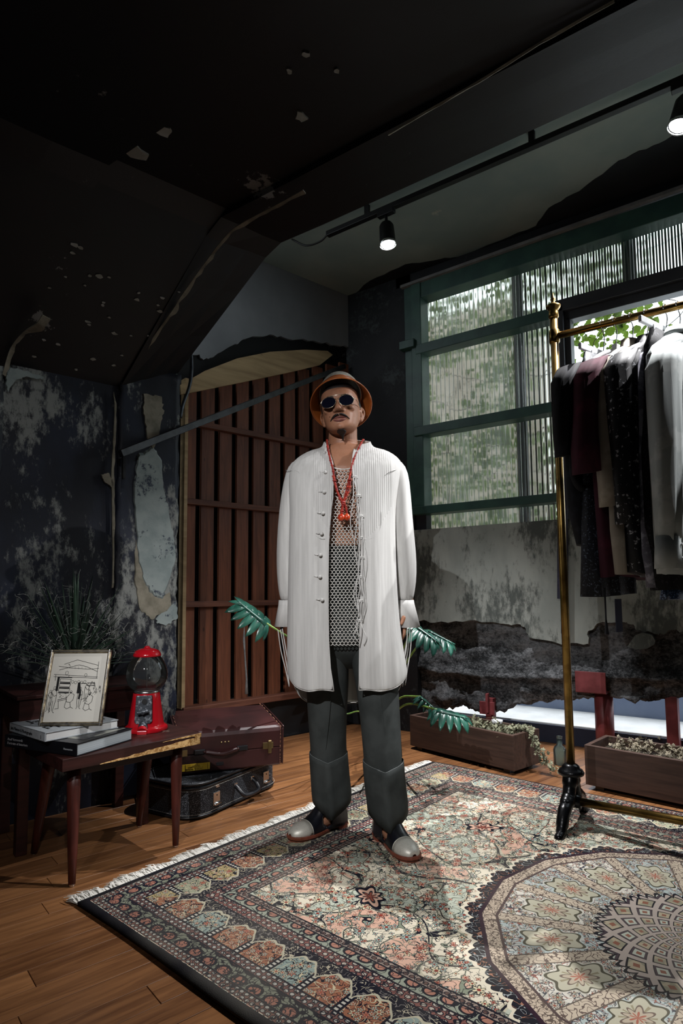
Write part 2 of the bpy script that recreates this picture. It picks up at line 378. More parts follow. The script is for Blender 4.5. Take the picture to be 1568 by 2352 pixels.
for i, (x, y, r0) in enumerate([(172, 562, .012), (184, 568, .009), (165, 580, .008), (205, 632, .008), (228, 634, .012), (250, 636, .006), (315, 688, .010), (372, 684, .010), (366, 714, .010), (362, 700, .006), (201, 738, .009), (235, 700, .008), (238, 694, .006), (204, 745, .008), (262, 765, .010), (214, 824, .010), (133, 790, .009), (100, 780, .006), (260, 838, .007), (280, 815, .006), (318, 672, .006), (113, 660, .006), (195, 655, .005), (250, 728, .006), (300, 770, .005), (175, 848, .006), (78, 818, .006), (150, 635, .005), (410, 670, .006), (340, 770, .006)]):
    rr = random.Random(i + 60); dd = ray(x, y); c = CP + dd * ((slA - CP).dot(slN) / dd.dot(slN)); b2 = slN.cross(LD).normalized(); n = 7; o_ = slN * (-.006 if slN.z > 0 else .006)
    P = [c + LD * math.cos(2 * PI * k / n) * r0 * rr.uniform(.7, 1.8) + b2 * math.sin(2 * PI * k / n) * r0 * rr.uniform(.4, .9) + o_ for k in range(n)]
    ob('paint_chip', MB().add(P + [p - o_ * 2.5 for p in P], [tuple(range(n))] + [(j, (j + 1) % n, n + (j + 1) % n, n + j) for j in range(n)]), M_chip, cl)
# plaster showing along the rib's broken edge and left crease
def edge_strip(px, X, w, seed):
    rr = random.Random(seed); P, Q = [], []
    pts = crv([onX(x, y, X) for x, y in px], 6)
    for p in pts:
        k = abs(fbm(p.y, p.z, seed, 7, 3)); P.append(p + Vector((-.012, 0, -.006))); Q.append(p + Vector((-.012 + w * (.25 + 1.6 * k), 0, -.012)))
    n = len(P)
    ob('broken_edge', MB().add(P + Q, [(i, i + 1, n + i + 1, n + i) for i in range(n - 1)]), M_plbrown, cl, solid=.006)
edge_strip([(272, 884), (300, 862), (345, 790), (400, 712), (420, 680), (470, 610), (520, 545), (560, 512), (640, 470), (700, 436)], 1.79, .022, 2)
edge_strip([(12, 858), (30, 800), (60, 762), (90, 742), (104, 722)], 1.25, .03, 5)
edge_strip([(895, 308), (1000, 245), (1100, 188), (1240, 100), (1412, 2)], 1.74, .006, 9)

# ---- right wall: pier, broken concrete base, plaster skin
wr = st(ob('wall_right', MB().box((XW + .09, 2.4, ZC / 2), (.18, .64, ZC)), M_pier))
ob('lintel', MB().box((XW + .09, .2, 3.27), (.18, 4.0, .1)), M_ceilblk, wr)
ob('far_pier', MB().box((XW + .09, -1.75, ZC / 2), (.18, 1.9, ZC)), M_pier, wr)
lowz = [(2.3, .10), (2.0, .14), (1.785, .215), (1.62, .17), (1.5, .20), (1.42, .25), (1.3, .27), (1.15, .30), (1.0, .33), (.89, .35), (.7, .345), (.55, .36), (.46, .385), (.2, .37), (-.8, .36)]
ys = [a for a, _ in lowz][::-1]; zs = [b for _, b in lowz][::-1]
def basefn(u, v):
    Y = -.8 + 3.1 * u; zb = float(np.interp(Y, ys, zs)) + .018 * fbm(Y, 0, 5, 16, 4)
    t = min(v / .82, 1); z = 1.40 + (zb - 1.40) * t; X = XW + .012
    if z < .80:
        k = min((.80 - z) / .05, 1); X += .035 * k + .03 * k * fbm(Y, z * 1.8, 2, 5, 5)
        led = math.exp(-((z - .45 - .03 * math.sin(Y * 3)) / .035) ** 2); X -= .045 * led * k
    if v > .82: X += (v - .82) / .18 * .17; z += .02 * fbm(Y, X, 9, 22, 3)
    return Vector((X, Y, z))
ob('broken_concrete', MB().grid(basefn, 190, 90), M_rough, wr, smooth=True)
ob('wall_core', MB().box((XW + .13, .75, .92), (.08, 3.1, .94)), M_rough, wr)
sk = [(930, 1430), (955, 1423), (1000, 1430), (1080, 1425), (1150, 1432), (1196, 1434), (1206, 1440), (1216, 1464), (1290, 1480), (1352, 1478), (1350, 1452), (1372, 1432), (1430, 1428), (1452, 1434), (1466, 1448), (1500, 1454), (1512, 1460), (1545, 1446), (1568, 1450)]
P = [onX(x, y, XW) for x, y in sk]; rr = random.Random(4)
P = [p for i in range(len(P) - 1) for p in [P[i].lerp(P[i + 1], k / 5) + Vector((0, rr.uniform(-.006, .006), rr.uniform(-.008, .008))) * (k > 0) for k in range(5)]] + [P[-1]]
P = [Vector((XW, 2.085, P[0].z))] + P + [Vector((XW, -.8, .72)), Vector((XW, -.8, 1.40)), Vector((XW, 2.085, 1.40))]
n = len(P); cidx = tuple(range(n))
ob('plaster_skin', MB().add([p - Vector((.012, 0, 0)) for p in P] + [p + Vector((.03, 0, 0)) for p in P], [cidx] + [(j, (j + 1) % n, n + (j + 1) % n, n + j) for j in range(n)]), M_conc, wr)
fk = [onX(x, y, XW + .01) for x, y in [(1462, 1458), (1478, 1452), (1500, 1458), (1508, 1470), (1506, 1478), (1490, 1488), (1465, 1490), (1444, 1484)]]; n = len(fk)
ob('loose_flake', MB().add([p - Vector((.05, 0, 0)) for p in fk] + [p for p in fk], [tuple(range(n))] + [(j, (j + 1) % n, n + (j + 1) % n, n + j) for j in range(n)]), M_conc, wr)
ob('sill', MB().box((XW + .09, .65, 1.39), (.2, 2.9, .03)), M_conc, wr)

# ---- window_1: green timber grid with corrugated translucent sheets
w1 = st(thing('window_1', None, None, (XW, 1.5, 1.4)))
def wpart(name, x0, x1, y0, y1, z0, z1, mat=None, par=None, bev=.004):
    return ob(name, MB().box(((x0 + x1) / 2, (y0 + y1) / 2, (z0 + z1) / 2), (x1 - x0, y1 - y0, z1 - z0)), mat or M_green, par or w1, world=True, bev=bev)
wpart('frame_post', XW - .03, XW + .09, 1.985, 2.065, 1.52, 3.2); wpart('frame_post', XW - .01, XW + .09, 2.065, 2.13, 1.52, 3.2)
wpart('header', XW - .02, XW + .1, -.8, 2.0, 3.085, 3.20)
wpart('frame_bar', XW - .035, XW + .07, 1.06, 2.03, 2.665, 2.735); wpart('frame_bar', XW - .045, XW + .07, 1.06, 2.05, 2.07, 2.135); wpart('frame_bar', XW - .05, XW + .07, 1.04, 2.09, 1.51, 1.565)
wpart('bracket', XW - .06, XW + .02, 2.03, 2.15, 2.72, 2.78)
M_postd = pm('weathered_post', hx('26262c'), hx('33333b'), 6, .8)
wpart('rear_post', XW + .14, XW + .2, 1.31, 1.375, 1.4, 3.15, M_postd); wpart('rear_post', XW + .14, XW + .2, .61, .675, 2.7, 3.15, M_postd)
wpart('stub_post', XW + .02, XW + .1, 2.0, 2.09, 1.4, 1.52, M_postd)
t = MT('corrugated_sheet', .18, 0, .5, hx('d9dcd8')); nt = t.nt
tb = nt.nodes.new('ShaderNodeBsdfRefraction'); tb.inputs['Roughness'].default_value = .34; tb.inputs['IOR'].default_value = 1.14
tl = nt.nodes.new('ShaderNodeBsdfTranslucent'); tl.inputs[0].default_value = (.75, .78, .76, 1)
lw_ = nt.nodes.new('ShaderNodeLayerWeight'); lw_.inputs[0].default_value = .4
mx = nt.nodes.new('ShaderNodeMixShader'); mx2 = nt.nodes.new('ShaderNodeMixShader'); out = nt.nodes['Material Output']
nt.links.new(tb.outputs[0], mx.inputs[1]); nt.links.new(tl.outputs[0], mx.inputs[2])
lwf = N(nt, lw_.outputs['Facing']); tint = t.mix(lwf.step(.12, .62), (.33, .35, .32), (.06, .07, .06)); nt.links.new(tint.k, tb.inputs[0]); dirt = t.noise(t.co('Object', (1, 1, .5)), 5, 5).step(.35, .8) * .12 + .07; nt.links.new(dirt.k, mx.inputs[0])
gl = nt.nodes.new('ShaderNodeBsdfGlossy'); gl.inputs[0].default_value = (.5, .52, .5, 1); gl.inputs[1].default_value = .25
nt.links.new(lw_.outputs['Fresnel'], mx2.inputs[0]); nt.links.new(mx.outputs[0], mx2.inputs[1]); nt.links.new(gl.outputs[0], mx2.inputs[2]); nt.links.new(mx2.outputs[0], out.inputs[0])
M_corr = t.mat
def sheet(y0, y1, z0, z1):
    nn = int((y1 - y0) / .0034); mb = MB()
    def fn(u, v):
        Y = y0 + (y1 - y0) * u; return Vector((XW + .115 + .0055 * math.sin(2 * PI * Y / .0335), Y, z0 + (z1 - z0) * v))
    mb.grid(fn, nn, 1); return ob('corrugated_pane', mb, M_corr, w1, world=True, smooth=True)
sheet(1.34, 2.05, 1.405, 3.16); sheet(1.03, 1.35, 1.405, 3.16); sheet(.64, 1.04, 2.74, 3.16); sheet(-.8, .65, 2.74, 3.16)
# ---- window_2: the opening behind the rail, dark frame
M_dframe = pm('dark_grey_frame', hx('2b2c30'), hx('35363a'), 6, .5)
w2 = st(thing('window_2', None, None, (XW, .4, 1.4)))
wpart('outer_frame', XW - .03, XW + .1, -.8, 1.05, 2.70, 2.775, M_dframe, w2); wpart('inner_frame', XW, XW + .08, -.8, 1.0, 2.645, 2.705, M_dframe, w2)
wpart('jamb', XW - .03, XW + .1, 1.0, 1.06, 1.4, 2.75, M_dframe, w2); wpart('inner_jamb', XW, XW + .08, .965, 1.0, 1.4, 2.66, M_dframe, w2)
gt = MT('window_glass', .02, 0, .5, (1, 1, 1)); nt = gt.nt
tb = nt.nodes.new('ShaderNodeBsdfTransparent'); tb.inputs[0].default_value = (.97, .99, .99, 1); g2 = nt.nodes.new('ShaderNodeBsdfGlossy'); g2.inputs[1].default_value = .02
mx = nt.nodes.new('ShaderNodeMixShader'); mx.inputs[0].default_value = .05; nt.links.new(tb.outputs[0], mx.inputs[1]); nt.links.new(g2.outputs[0], mx.inputs[2]); nt.links.new(mx.outputs[0], nt.nodes['Material Output'].inputs[0])
wpart('pane', XW + .04, XW + .046, -.8, .97, 1.4, 2.65, gt.mat, w2, 0)
st(ob('trim_1', MB().bar((XW - .03, 2.14, 3.20), (XW - .03, -.8, 3.235), .03, .02), pm('pale_conduit', hx('6b6b6a'), hx('7c7b79'), 10, .6)))

# ---- outside: sunk light court with ledge
st(ob('floor_outside', MB().box((6.3, .5, -.3), (3.6, 6, .1)), M_white))
st(ob('step_ledge', MB().box((4.42, .6, .06), (.75, 5.6, .12)).box((4.046, .6, -.05), (.01, 5.6, .1)), M_white, bev=.006))
st(ob('step_riser', MB().box((4.035, .6, .045), (.02, 5.6, .13)), M_navy))
st(ob('wall_neighbour', MB().box((6.6, 3.9, 1.9), (.2, 4.2, 4.4)), pm('cream_render', hx('8a7d70'), hx('a09386'), 2, .9)))
st(ob('wall_outside', MB().box((4.62, .6, .2), (.16, 5.6, .4)), M_blue))
# ================================================================== FURNITURE AND SMALL THINGS
def atD(x, y, D):
    d = ray(x, y); return CP + d * (D / d.dot(FWH))
M_red = MT('red_enamel', .18, 0, .6, hx('c01522')).mat
def thin_glass(name, tint, haze=.06):
    g = MT(name, .05); nt = g.nt; tr_ = nt.nodes.new('ShaderNodeBsdfTransparent'); tr_.inputs[0].default_value = (*tint, 1); gs = nt.nodes.new('ShaderNodeBsdfGlossy'); gs.inputs[1].default_value = .04
    df = nt.nodes.new('ShaderNodeBsdfTranslucent'); df.inputs[0].default_value = (.6, .65, .65, 1); m1 = nt.nodes.new('ShaderNodeMixShader'); m2 = nt.nodes.new('ShaderNodeMixShader'); fr = nt.nodes.new('ShaderNodeFresnel'); fr.inputs[0].default_value = 1.5
    m1.inputs[0].default_value = haze; nt.links.new(tr_.outputs[0], m1.inputs[1]); nt.links.new(df.outputs[0], m1.inputs[2]); nt.links.new(fr.outputs[0], m2.inputs[0]); nt.links.new(m1.outputs[0], m2.inputs[1]); nt.links.new(gs.outputs[0], m2.inputs[2]); nt.links.new(m2.outputs[0], nt.nodes['Material Output'].inputs[0]); return g.mat
M_glass = thin_glass('clear_glass', (.9, .93, .93), .22)
M_cast = pm('speckled_cast_metal', hx('4a4f56'), hx('a9aeb5'), 70, .35, .5, lo=.5, hi=.7, bump=.4, bscale=120)
M_chrome = MT('bright_metal', .25, 1.0, .5, hx('c9c9c9')).mat
M_black = MT('black_gloss', .3, 0, .5, hx('0d0d0f')).mat
M_walnut = wood('dark_walnut', hx('2c1714'), hx('452420'), 0, 4, .42, .15, False)
M_mahog = wood('red_mahogany', hx('3a1a15'), hx('5a2a22'), 2, 4, .4, .15, False)
M_chipb = pm('raw_chipboard', hx('a3763f'), hx('e0b77c'), 90, .9, lo=.4, hi=.6)
# ---- side table
TA, TB = Vector((1.155, 1.984, 0)), Vector((1.684, 1.898, 0)); ta = math.atan2(TB.y - TA.y, TB.x - TA.x); tw = (TB - TA).length; td = .36
ex, ey = Vector((math.cos(ta), math.sin(ta), 0)), Vector((-math.sin(ta), math.cos(ta), 0))
TC = TA + ex * (tw / 2) + ey * (td / 2)
tbl = thing('side_table', 'low dark wooden table with splayed tapered legs and a broken chipboard edge', 'table', TC, ta)
ob('table_top', MB().box((0, 0, .399), (tw, td, .042)), M_walnut, tbl, bev=.002)
def edge_(pts, y0, y1):
    return MB().prism(pts, lambda x, z: (x, y0, z), lambda x, z: (x, y1, z))
rr = random.Random(3); up_ = [(-.14 + .40 * k / 22, .381 + .026 * (k / 22) + rr.uniform(-.002, .002)) for k in range(23)]; lo_ = [(.262 - .40 * k / 22, .379 + .0 * k + (.006 * (1 - k / 22) if k < 3 else 0) * 0 + rr.uniform(-.0005, .0005)) for k in range(23)]
ob('broken_edge', edge_([(x, min(z, .41)) for x, z in up_] + lo_, -td / 2 - .0025, -td / 2 + .02), M_chipb, tbl, label='bare chipboard where the veneer broke off')
ob('broken_edge', edge_([(.10, .4125), (.17, .417), (.266, .4195), (.266, .405), (.24, .404), (.236, .412)], -td / 2 - .0028, -td / 2 + .02), M_chipb, tbl)
ob('edge_sliver', MB().box((.02, -td / 2 + .002, .381), (.3, .004, .003)), M_walnut, tbl)
ob('apron', MB().box((0, 0, .36), (tw - .12, td - .12, .04)), M_walnut, tbl, bev=.002)
Mi = Matrix.Rotation(-ta, 4, 'Z') @ Matrix.Translation(-TC)
for sx in (-1, 1):
    for sy in (-1, 1):
        f = Mi @ (Vector((1.197, 1.978, 0)) if sx < 0 else Vector((1.602, 1.945, 0)))
        fx, fy = f.x, f.y * (-sy) if sy > 0 else f.y
        if sy > 0: fx, fy = f.x, -f.y
        lg = ob('leg', MB().tube([(fx, fy, .006), (fx + (.2 * sx - fx) * .3, fy + (.11 * sy - fy) * .3, .12), (fx + (.2 * sx - fx) * .8, fy + (.11 * sy - fy) * .8, .30), (.2 * sx, .11 * sy, .38)], [.0115, .0165, .0225, .0225], 16), M_mahog, tbl, smooth=True)
        ob('leg_tip', MB().lathe([(.009, 0), (.011, .002), (.011, .010), (.009, .012)], 14, (fx, fy, 0)), M_chrome, lg, smooth=True)
for a in (0, PI / 2): ob('scratch', MB().box((.185, -.05, .4203), (.05 if a == 0 else .012, .002 if a == 0 else .03, .0006), .5), pm('scratch_line', hx('6c5a50'), hx('7a6a60'), 9), tbl)
# ---- console behind
cs = thing('console', 'dark brown wooden console standing against the peeling navy wall under the spiky plant', 'console', LW(.83, 2.748, 0), R(-14.4))
ob('body', MB().box((0, 0, .53), (.52, .34, .09)), M_walnut, cs, bev=.002)
ob('top_board', MB().box((0, 0, .582), (.54, .36, .014)), M_walnut, cs, bev=.002)
dr = ob('drawer', MB().box((.02, -.172, .53), (.40, .006, .065)), M_walnut, cs, bev=.001)
ob('knob', MB().sphere((.02, -.185, .53), .009), M_walnut, dr, smooth=True)
for sx in (-1, 1):
    for sy in (-1, 1): ob('leg', MB().box((.235 * sx, .145 * sy, .2425), (.04, .04, .485)), M_walnut, cs, bev=.003)
# ---- books
M_paper = pm('page_block', hx('9aa3a8'), hx('b9c0c4'), 3, .8, stretch=(.2, .2, 60)); M_page2 = pm('white_pages', hx('dcdcda'), hx('ebebea'), 3, .8, stretch=(.2, .2, 60))
M_bkblk = pm('black_dust_jacket', hx('101116'), hx('1b1d24'), 4, .35); M_bkgry = pm('grey_book_cloth', hx('a9afb4'), hx('b8bec2'), 40, .8)
def book(label, p, ang, w, l, h, z, mc, mp_):
    b = thing('book', label, 'book', (p[0], p[1], z), R(ang))
    ob('page_block', MB().box((w / 2 + .002, l / 2, h / 2), (w - .010, l - .008, h - .007)), mp_, b)
    ob('cover', MB().box((w / 2, l / 2, .0016), (w, l, .0032)).box((w / 2, l / 2, h - .0016), (w, l, .0032)).box((.0016, l / 2, h / 2), (.0032, l, h)), mc, b, bev=.001)
    return b
b1 = book('thick black hardback lying under the grey book on the low table', (1.200, 1.975), 11, .262, .36, .043, .421, M_bkblk, M_paper)
M_txt = MT('pale_print', .6, 0, .4, hx('b9bcc0')).mat; M_ink = MT('black_print', .6, 0, .4, hx('0c0c0e')).mat
def spine_text(b, s, size, along, z, mat): # on the spine face (x=0), reading along -y, upright as photographed
    M = Matrix.Translation((-.0006, along, z)) @ Matrix.Rotation(-PI / 2, 4, 'Z') @ Matrix.Rotation(PI / 2, 4, 'X')
    ob('spine_print', text_mb(s, size, M), mat, b)
spine_text(b1, 'Axel Vervoordt', .0125, .345, .025, M_txt); spine_text(b1, 'Portraits of Interiors', .0125, .345, .011, M_txt); spine_text(b1, 'Flammarion', .009, .062, .018, M_txt)
M_ph = pm('cover_photo', hx('24262a'), hx('a4a59a'), 9, .35, lo=.5, hi=.62)
ob('cover_photo', MB().box((.15, .19, .0434), (.20, .33, .0006)), M_ph, b1)
b2 = book('pale grey clothbound book with black lettering under the picture frame', (1.149, 2.088), -3.5, .278, .28, .031, .465, M_bkgry, M_page2)
spine_text(b2, 'Jack Pierson & Photographs', .0155, .268, .010, M_ink); spine_text(b2, 'J', .013, .03, .010, M_ink)
def cover_text(s, size, x, y, rot):
    ob('cover_print', text_mb(s, size, Matrix.Translation((x, y, .0312)) @ Matrix.Rotation(rot, 4, 'Z')), M_ink, b2)
cover_text('Jack', .075, .04, .205, 0); cover_text('Pierson', .075, .03, .05, 0)
# ---- picture frame
BL, BR = onz(88, 1668, .4965), onz(234, 1667, .4965)
fx = (BR - BL).normalized(); bk = Vector((-fx.y, fx.x, 0)); la = R(17); fz = Vector((0, 0, math.cos(la))) + bk * math.sin(la); fn_ = fx.cross(fz)
fw_, fh_ = (BR - BL).length, .278
MF = Matrix(((fx.x, fn_.x, fz.x, BL.x), (fx.y, fn_.y, fz.y, BL.y), (fx.z, fn_.z, fz.z, BL.z), (0, 0, 0, 1)))   # local y points to the camera side
if fn_.dot(FWH) > 0: MF = MF @ Matrix.Diagonal((1, -1, 1, 1))
fr = thing('picture_frame', 'framed ink drawing in a thin tarnished silver frame leaning on the books', 'picture', ((BL + BR) / 2))
M_silver = pm('tarnished_silver', hx('5a5148'), hx('b9ab8d'), 40, .35, .8, lo=.3, hi=.7); M_sheet = MT('drawing_paper', .7, 0, .3, hx('e3e0d6')).mat
def fpart(name, mb, mat, par=fr, **k):
    mb.v = [MF @ Vector(v) for v in mb.v]; return ob(name, mb, mat, par, world=True, **k)
fwid = .014
for nm, c, d in (('frame_rail', (fw_ / 2, 0, fwid / 2), (fw_, .014, fwid)), ('frame_rail', (fw_ / 2, 0, fh_ - fwid / 2), (fw_, .014, fwid)), ('frame_stile', (fwid / 2, 0, fh_ / 2), (fwid, .014, fh_)), ('frame_stile', (fw_ - fwid / 2, 0, fh_ / 2), (fwid, .014, fh_))):
    o = fpart(nm, MB().box(c, d), M_silver, bev=.004)
    dd = [x * .999 for x in d]; k = 0 if d[0] > d[2] else 2; dd[2 - k] = .003; dd[1] = .004
    cc = list(c); cc[1] = .0075; fpart('bead', MB().box(cc, dd), M_chrome, o, bev=.001)
fpart('backing', MB().box((fw_ / 2, -.004, fh_ / 2), (fw_ - .006, .004, fh_ - .006)), M_black); fpart('paper', MB().box((fw_ / 2, .0, fh_ / 2), (fw_ - 2 * fwid + .004, .002, fh_ - 2 * fwid + .004)), M_sheet)
fpart('easel_strut', MB().bar((fw_ / 2, -.008, .2), (fw_ / 2, -.10, .028), .03, .003, Vector((0, 1, 0))), M_black)
ink = MB(); rr = random.Random(8)
def L2(pts, w=.0008):
    P = [Vector(((.09 + .82 * a) * fw_, .0013, (.08 + .84 * b) * fh_)) for a, b in pts]
    for a, b in zip(P, P[1:]):
        d = b - a
        if d.length < 1e-6: continue
        s_ = Vector((-d.z, 0, d.x)).normalized() * w; ink.add([a - s_, b - s_, b + s_, a + s_], [(0, 1, 2, 3)])
def blob(cx, cy, rx, ry, n=10): L2([(cx + rx * math.cos(2 * PI * k / n), cy + ry * math.sin(2 * PI * k / n)) for k in range(n + 1)], .0006)
def fillp(x0, y0, x1, y1): L2([((x0 + x1) / 2, y0), ((x0 + x1) / 2, y1)], abs(x1 - x0) * .41 * fw_)
L2([(.2, .86), (.45, .93), (.88, .84)]); L2([(.1, .83), (.35, .80), (.7, .78), (.9, .79)]); L2([(.12, .77), (.5, .85), (.65, .82), (.88, .74)]); L2([(.88, .90), (.88, .63)])
for k in range(6): L2([(.42 + .07 * k, .84 - .01 * k), (.43 + .07 * k, .78)], .0003)
L2([(.03, .70), (.9, .655)]); L2([(.03, .665), (.9, .635)]); L2([(.07, .70), (.07, .60)]); L2([(.33, .69), (.33, .66)]); blob(.28, .72, .03, .03); blob(.66, .685, .025, .025)
fillp(.11, .66, .155, .44); L2([(.15, .655), (.40, .645)], .0014)
for z in (.63, .555, .48): L2([(.17, z), (.39, z - .01), (.37, z - .055), (.17, z - .045), (.17, z)]); L2([(.17, z - .065), (.38, z - .07)], .0022)
for k in range(5): blob(.42 + .06 * k, .58 - .01 * (k % 2), .025, .022)
fillp(.53, .565, .575, .40); L2([(.55, .57), (.6, .40), (.59, .31)], .004); L2([(.6, .56), (.70, .55), (.72, .52), (.86, .52), (.86, .56), (.72, .56)], .0012)
def figure(x, y, s, lean=0.0):
    blob(x, y + .06 * s, .02 * s, .022 * s); L2([(x - .01, y + .04 * s), (x - .045 * s, y + .01 * s), (x - .05 * s, y - .1 * s), (x - .03 * s, y - .26 * s), (x - .045 * s, y - .29 * s)]); L2([(x + .01, y + .04 * s), (x + .05 * s, y), (x + .05 * s, y - .11 * s), (x + .02 * s, y - .27 * s), (x + .05 * s, y - .29 * s)]); L2([(x, y - .12 * s), (x, y - .26 * s)]); L2([(x - .04 * s, y), (x + .01, y - .06 * s), (x + .05 * s, y - .04 * s)])
figure(.09, .42, 1.1); figure(.02, .38, .9); figure(.72, .50, .8); figure(.60, .42, .9)
for (x, y, s) in ((.43, .36, 1.0), (.80, .33, .8)):
    blob(x - .01, y + .06, .022, .022); fillp(x - .025, y + .062, x + .005, y + .045); L2([(x - .03, y + .03), (x - .09, y - .03), (x - .07, y - .09), (x, y - .10), (x + .05, y - .06), (x + .06, y + .02), (x + .02, y + .04)]); L2([(x - .08, y - .07), (x - .1, y - .17), (x - .06, y - .19)]); L2([(x, y - .1), (x + .02, y - .17), (x - .06, y - .2)]); L2([(x + .02, y - .17), (x + .07, y - .19)])
L2([(.18, .30), (.36, .335)], .001); L2([(.18, .28), (.36, .31)]); L2([(.2, .28), (.22, .17), (.15, .16)]); L2([(.62, .30), (.72, .33)])
for k in range(14):
    x, y = rr.uniform(.75, .98), rr.uniform(.40, .58); blob(x, y, .014, .014, 6); L2([(x, y), (x + rr.uniform(-.05, .05), y - .04)], .0005)
for k in range(12):
    x, y = rr.uniform(.20, .36), rr.uniform(.33, .40); L2([(x, y), (x + rr.uniform(-.03, .03), y + rr.uniform(-.02, .02))], .0009)
fpart('ink_lines', ink, M_ink)
# ---- gumball machine
g0 = onz(335, 1676, .4205); gm = thing('gumball_machine', 'small empty red gumball machine with round glass globe', 'gumball machine', (g0.x, g0.y, .4205), AZ - PI / 2 + R(8))
n8 = 32
def flr(z, r_, n=n8): return [(r_ * math.cos(2 * PI * k / n) * (1 + .015 * math.cos(8 * 2 * PI * k / n)), r_ * math.sin(2 * PI * k / n) * (1 + .015 * math.cos(8 * 2 * PI * k / n)), z) for k in range(n)]
ob('base', MB().loft([flr(0, .084), flr(.008, .086), flr(.016, .083), flr(.022, .072), flr(.03, .069), flr(.12, .056), flr(.148, .052), flr(.151, .049)]), M_red, gm, smooth=True, bev=.001)
ob('collar', MB().lathe([(.051, .150), (.051, .157), (.046, .160)], 28), M_chrome, gm, smooth=True)
prof_ = [(.045, .158), (.062, .168), (.078, .19), (.084, .215), (.081, .245), (.068, .275), (.055, .292), (.050, .298)]
ob('globe', MB().loft([er(0, 0, z, r_, r_, 36) for r_, z in prof_], cap=False), M_glass, gm, smooth=True, sub=1)
ob('rod', MB().tube([(0, 0, .155), (0, 0, .30)], .0015, 6), M_chrome, gm)
ld = ob('lid', MB().lathe([(.055, .296), (.056, .300), (.054, .306), (.047, .318), (.032, .326), (.014, .3285), (.012, .332), (.006, .333)], 32), M_red, gm, smooth=True)
ob('lid_knob', MB().lathe([(.011, .328), (.012, .333), (.008, .337), (.002, .338)], 16), M_red, ld, smooth=True)
fp = ob('coin_plate', MB().prism([(-.034, .045), (-.026, .037), (.026, .037), (.034, .045), (.031, .145), (-.031, .145)], lambda x, z: (x, -.069 + (z - .04) * .13, z), lambda x, z: (x, -.045, z)), M_cast, gm, bev=.002)
ob('coin_window', MB().lathe([(.0001, -.001), (.011, -.001), (.011, .001), (.0001, .001)], 20), M_black, fp, smooth=False)
o = fp.children[0]; o.location = (.003, -.0595, .122); o.rotation_euler = (R(80), 0, 0)
kn = ob('turn_knob', MB().tube([(0, -.062, .085), (0, -.084, .083)], .009, 16).bar((-.022, -.080, .08), (.022, -.080, .088), .01, .01), M_cast, fp, smooth=False, bev=.002)
ch = ob('prize_chute', MB().tube([(0, -.06, .036), (0, -.068, .03), (0, -.078, .018)], [.016, .018, .019], 18), M_cast, gm, smooth=True)
ob('chute_door', MB().tube([(0, -.078, .020), (0, -.0885, .012)], [.0185, .0185], 18).box((0, -.083, .007), (.036, .02, .014)), M_red, ch, bev=.001)
# ---- spiky plant with curling threads in a white bowl
yc = LW(.80, 2.70, .5895); yp = thing('spiky_plant', 'spiky thread-leaf plant in a white bowl behind the picture frame', 'plant', yc)
M_bowl = MT('white_ceramic', .35, 0, .5, hx('c7c9cc')).mat; M_yl = pm('dark_green_blade', hx('16251c'), hx('33493a'), 20, .5, stretch=(1, 1, .2)); M_thr = MT('pale_thread', .7, 0, .3, hx('8f918b')).mat
ob('bowl', MB().lathe([(.05, 0), (.075, .005), (.105, .05), (.112, .085), (.106, .085), (.098, .05), (.06, .02), (.001, .018)], 28), M_bowl, yp, smooth=True)
ob('soil', MB().lathe([(.001, .07), (.1, .07), (.1, .05), (.001, .05)], 20), M_sub, yp)
thr = MB(); rr = random.Random(21)
for k in range(86):
    a = rr.uniform(0, 2 * PI); inner = k < 24; el = rr.uniform(1.0, 1.5) if inner else rr.uniform(.12, .95); L = rr.uniform(.30, .42) if inner else rr.uniform(.25, .36)
    d = Vector((math.cos(a) * math.cos(el), math.sin(a) * math.cos(el), math.sin(el)))
    if (mwm(yp) @ (d * L)).dot(LN) > 2.93: d = d - LN * 0
    sd = d.cross(Vector((0, 0, 1))).normalized(); nrm = sd.cross(d); rings = []
    wpos = yc + d * L + Vector((0, 0, .08))
    if wpos.dot(LN) > 2.90: L *= max(.25, (2.88 - yc.dot(LN)) / max(d.dot(LN) * L, .01)); 
    for i in range(6):
        t = i / 5; w = (.012 if inner else .0065) * (1 - t ** 2.2) + .0006; p = Vector((0, 0, .075)) + d * (.02 + L * t) - Vector((0, 0, .03 * t * t * (1 - math.sin(el)))) 
        rings.append([p - sd * w, p - nrm * w * .3, p + sd * w, p + nrm * w * .25])
    ob('blade', MB().loft(rings), M_yl, yp, smooth=True)
    for _ in range(6):
        t = rr.uniform(.15, .95); p = Vector((0, 0, .075)) + d * (.02 + L * t); q = Vector((rr.uniform(-1, 1), rr.uniform(-1, 1), rr.uniform(-.6, 1))).normalized(); pts = [p]; 
        for j in range(7): q = (q + Vector((rr.uniform(-.6, .6), rr.uniform(-.6, .6), rr.uniform(-.6, .6)))).normalized(); pts.append(pts[-1] + q * .0075)
        if max((yc + x).dot(LN) for x in pts) < 2.93: thr.tube(pts, .0006, 3, False)
ob('curling_threads', thr, M_thr, yp, kind='stuff')
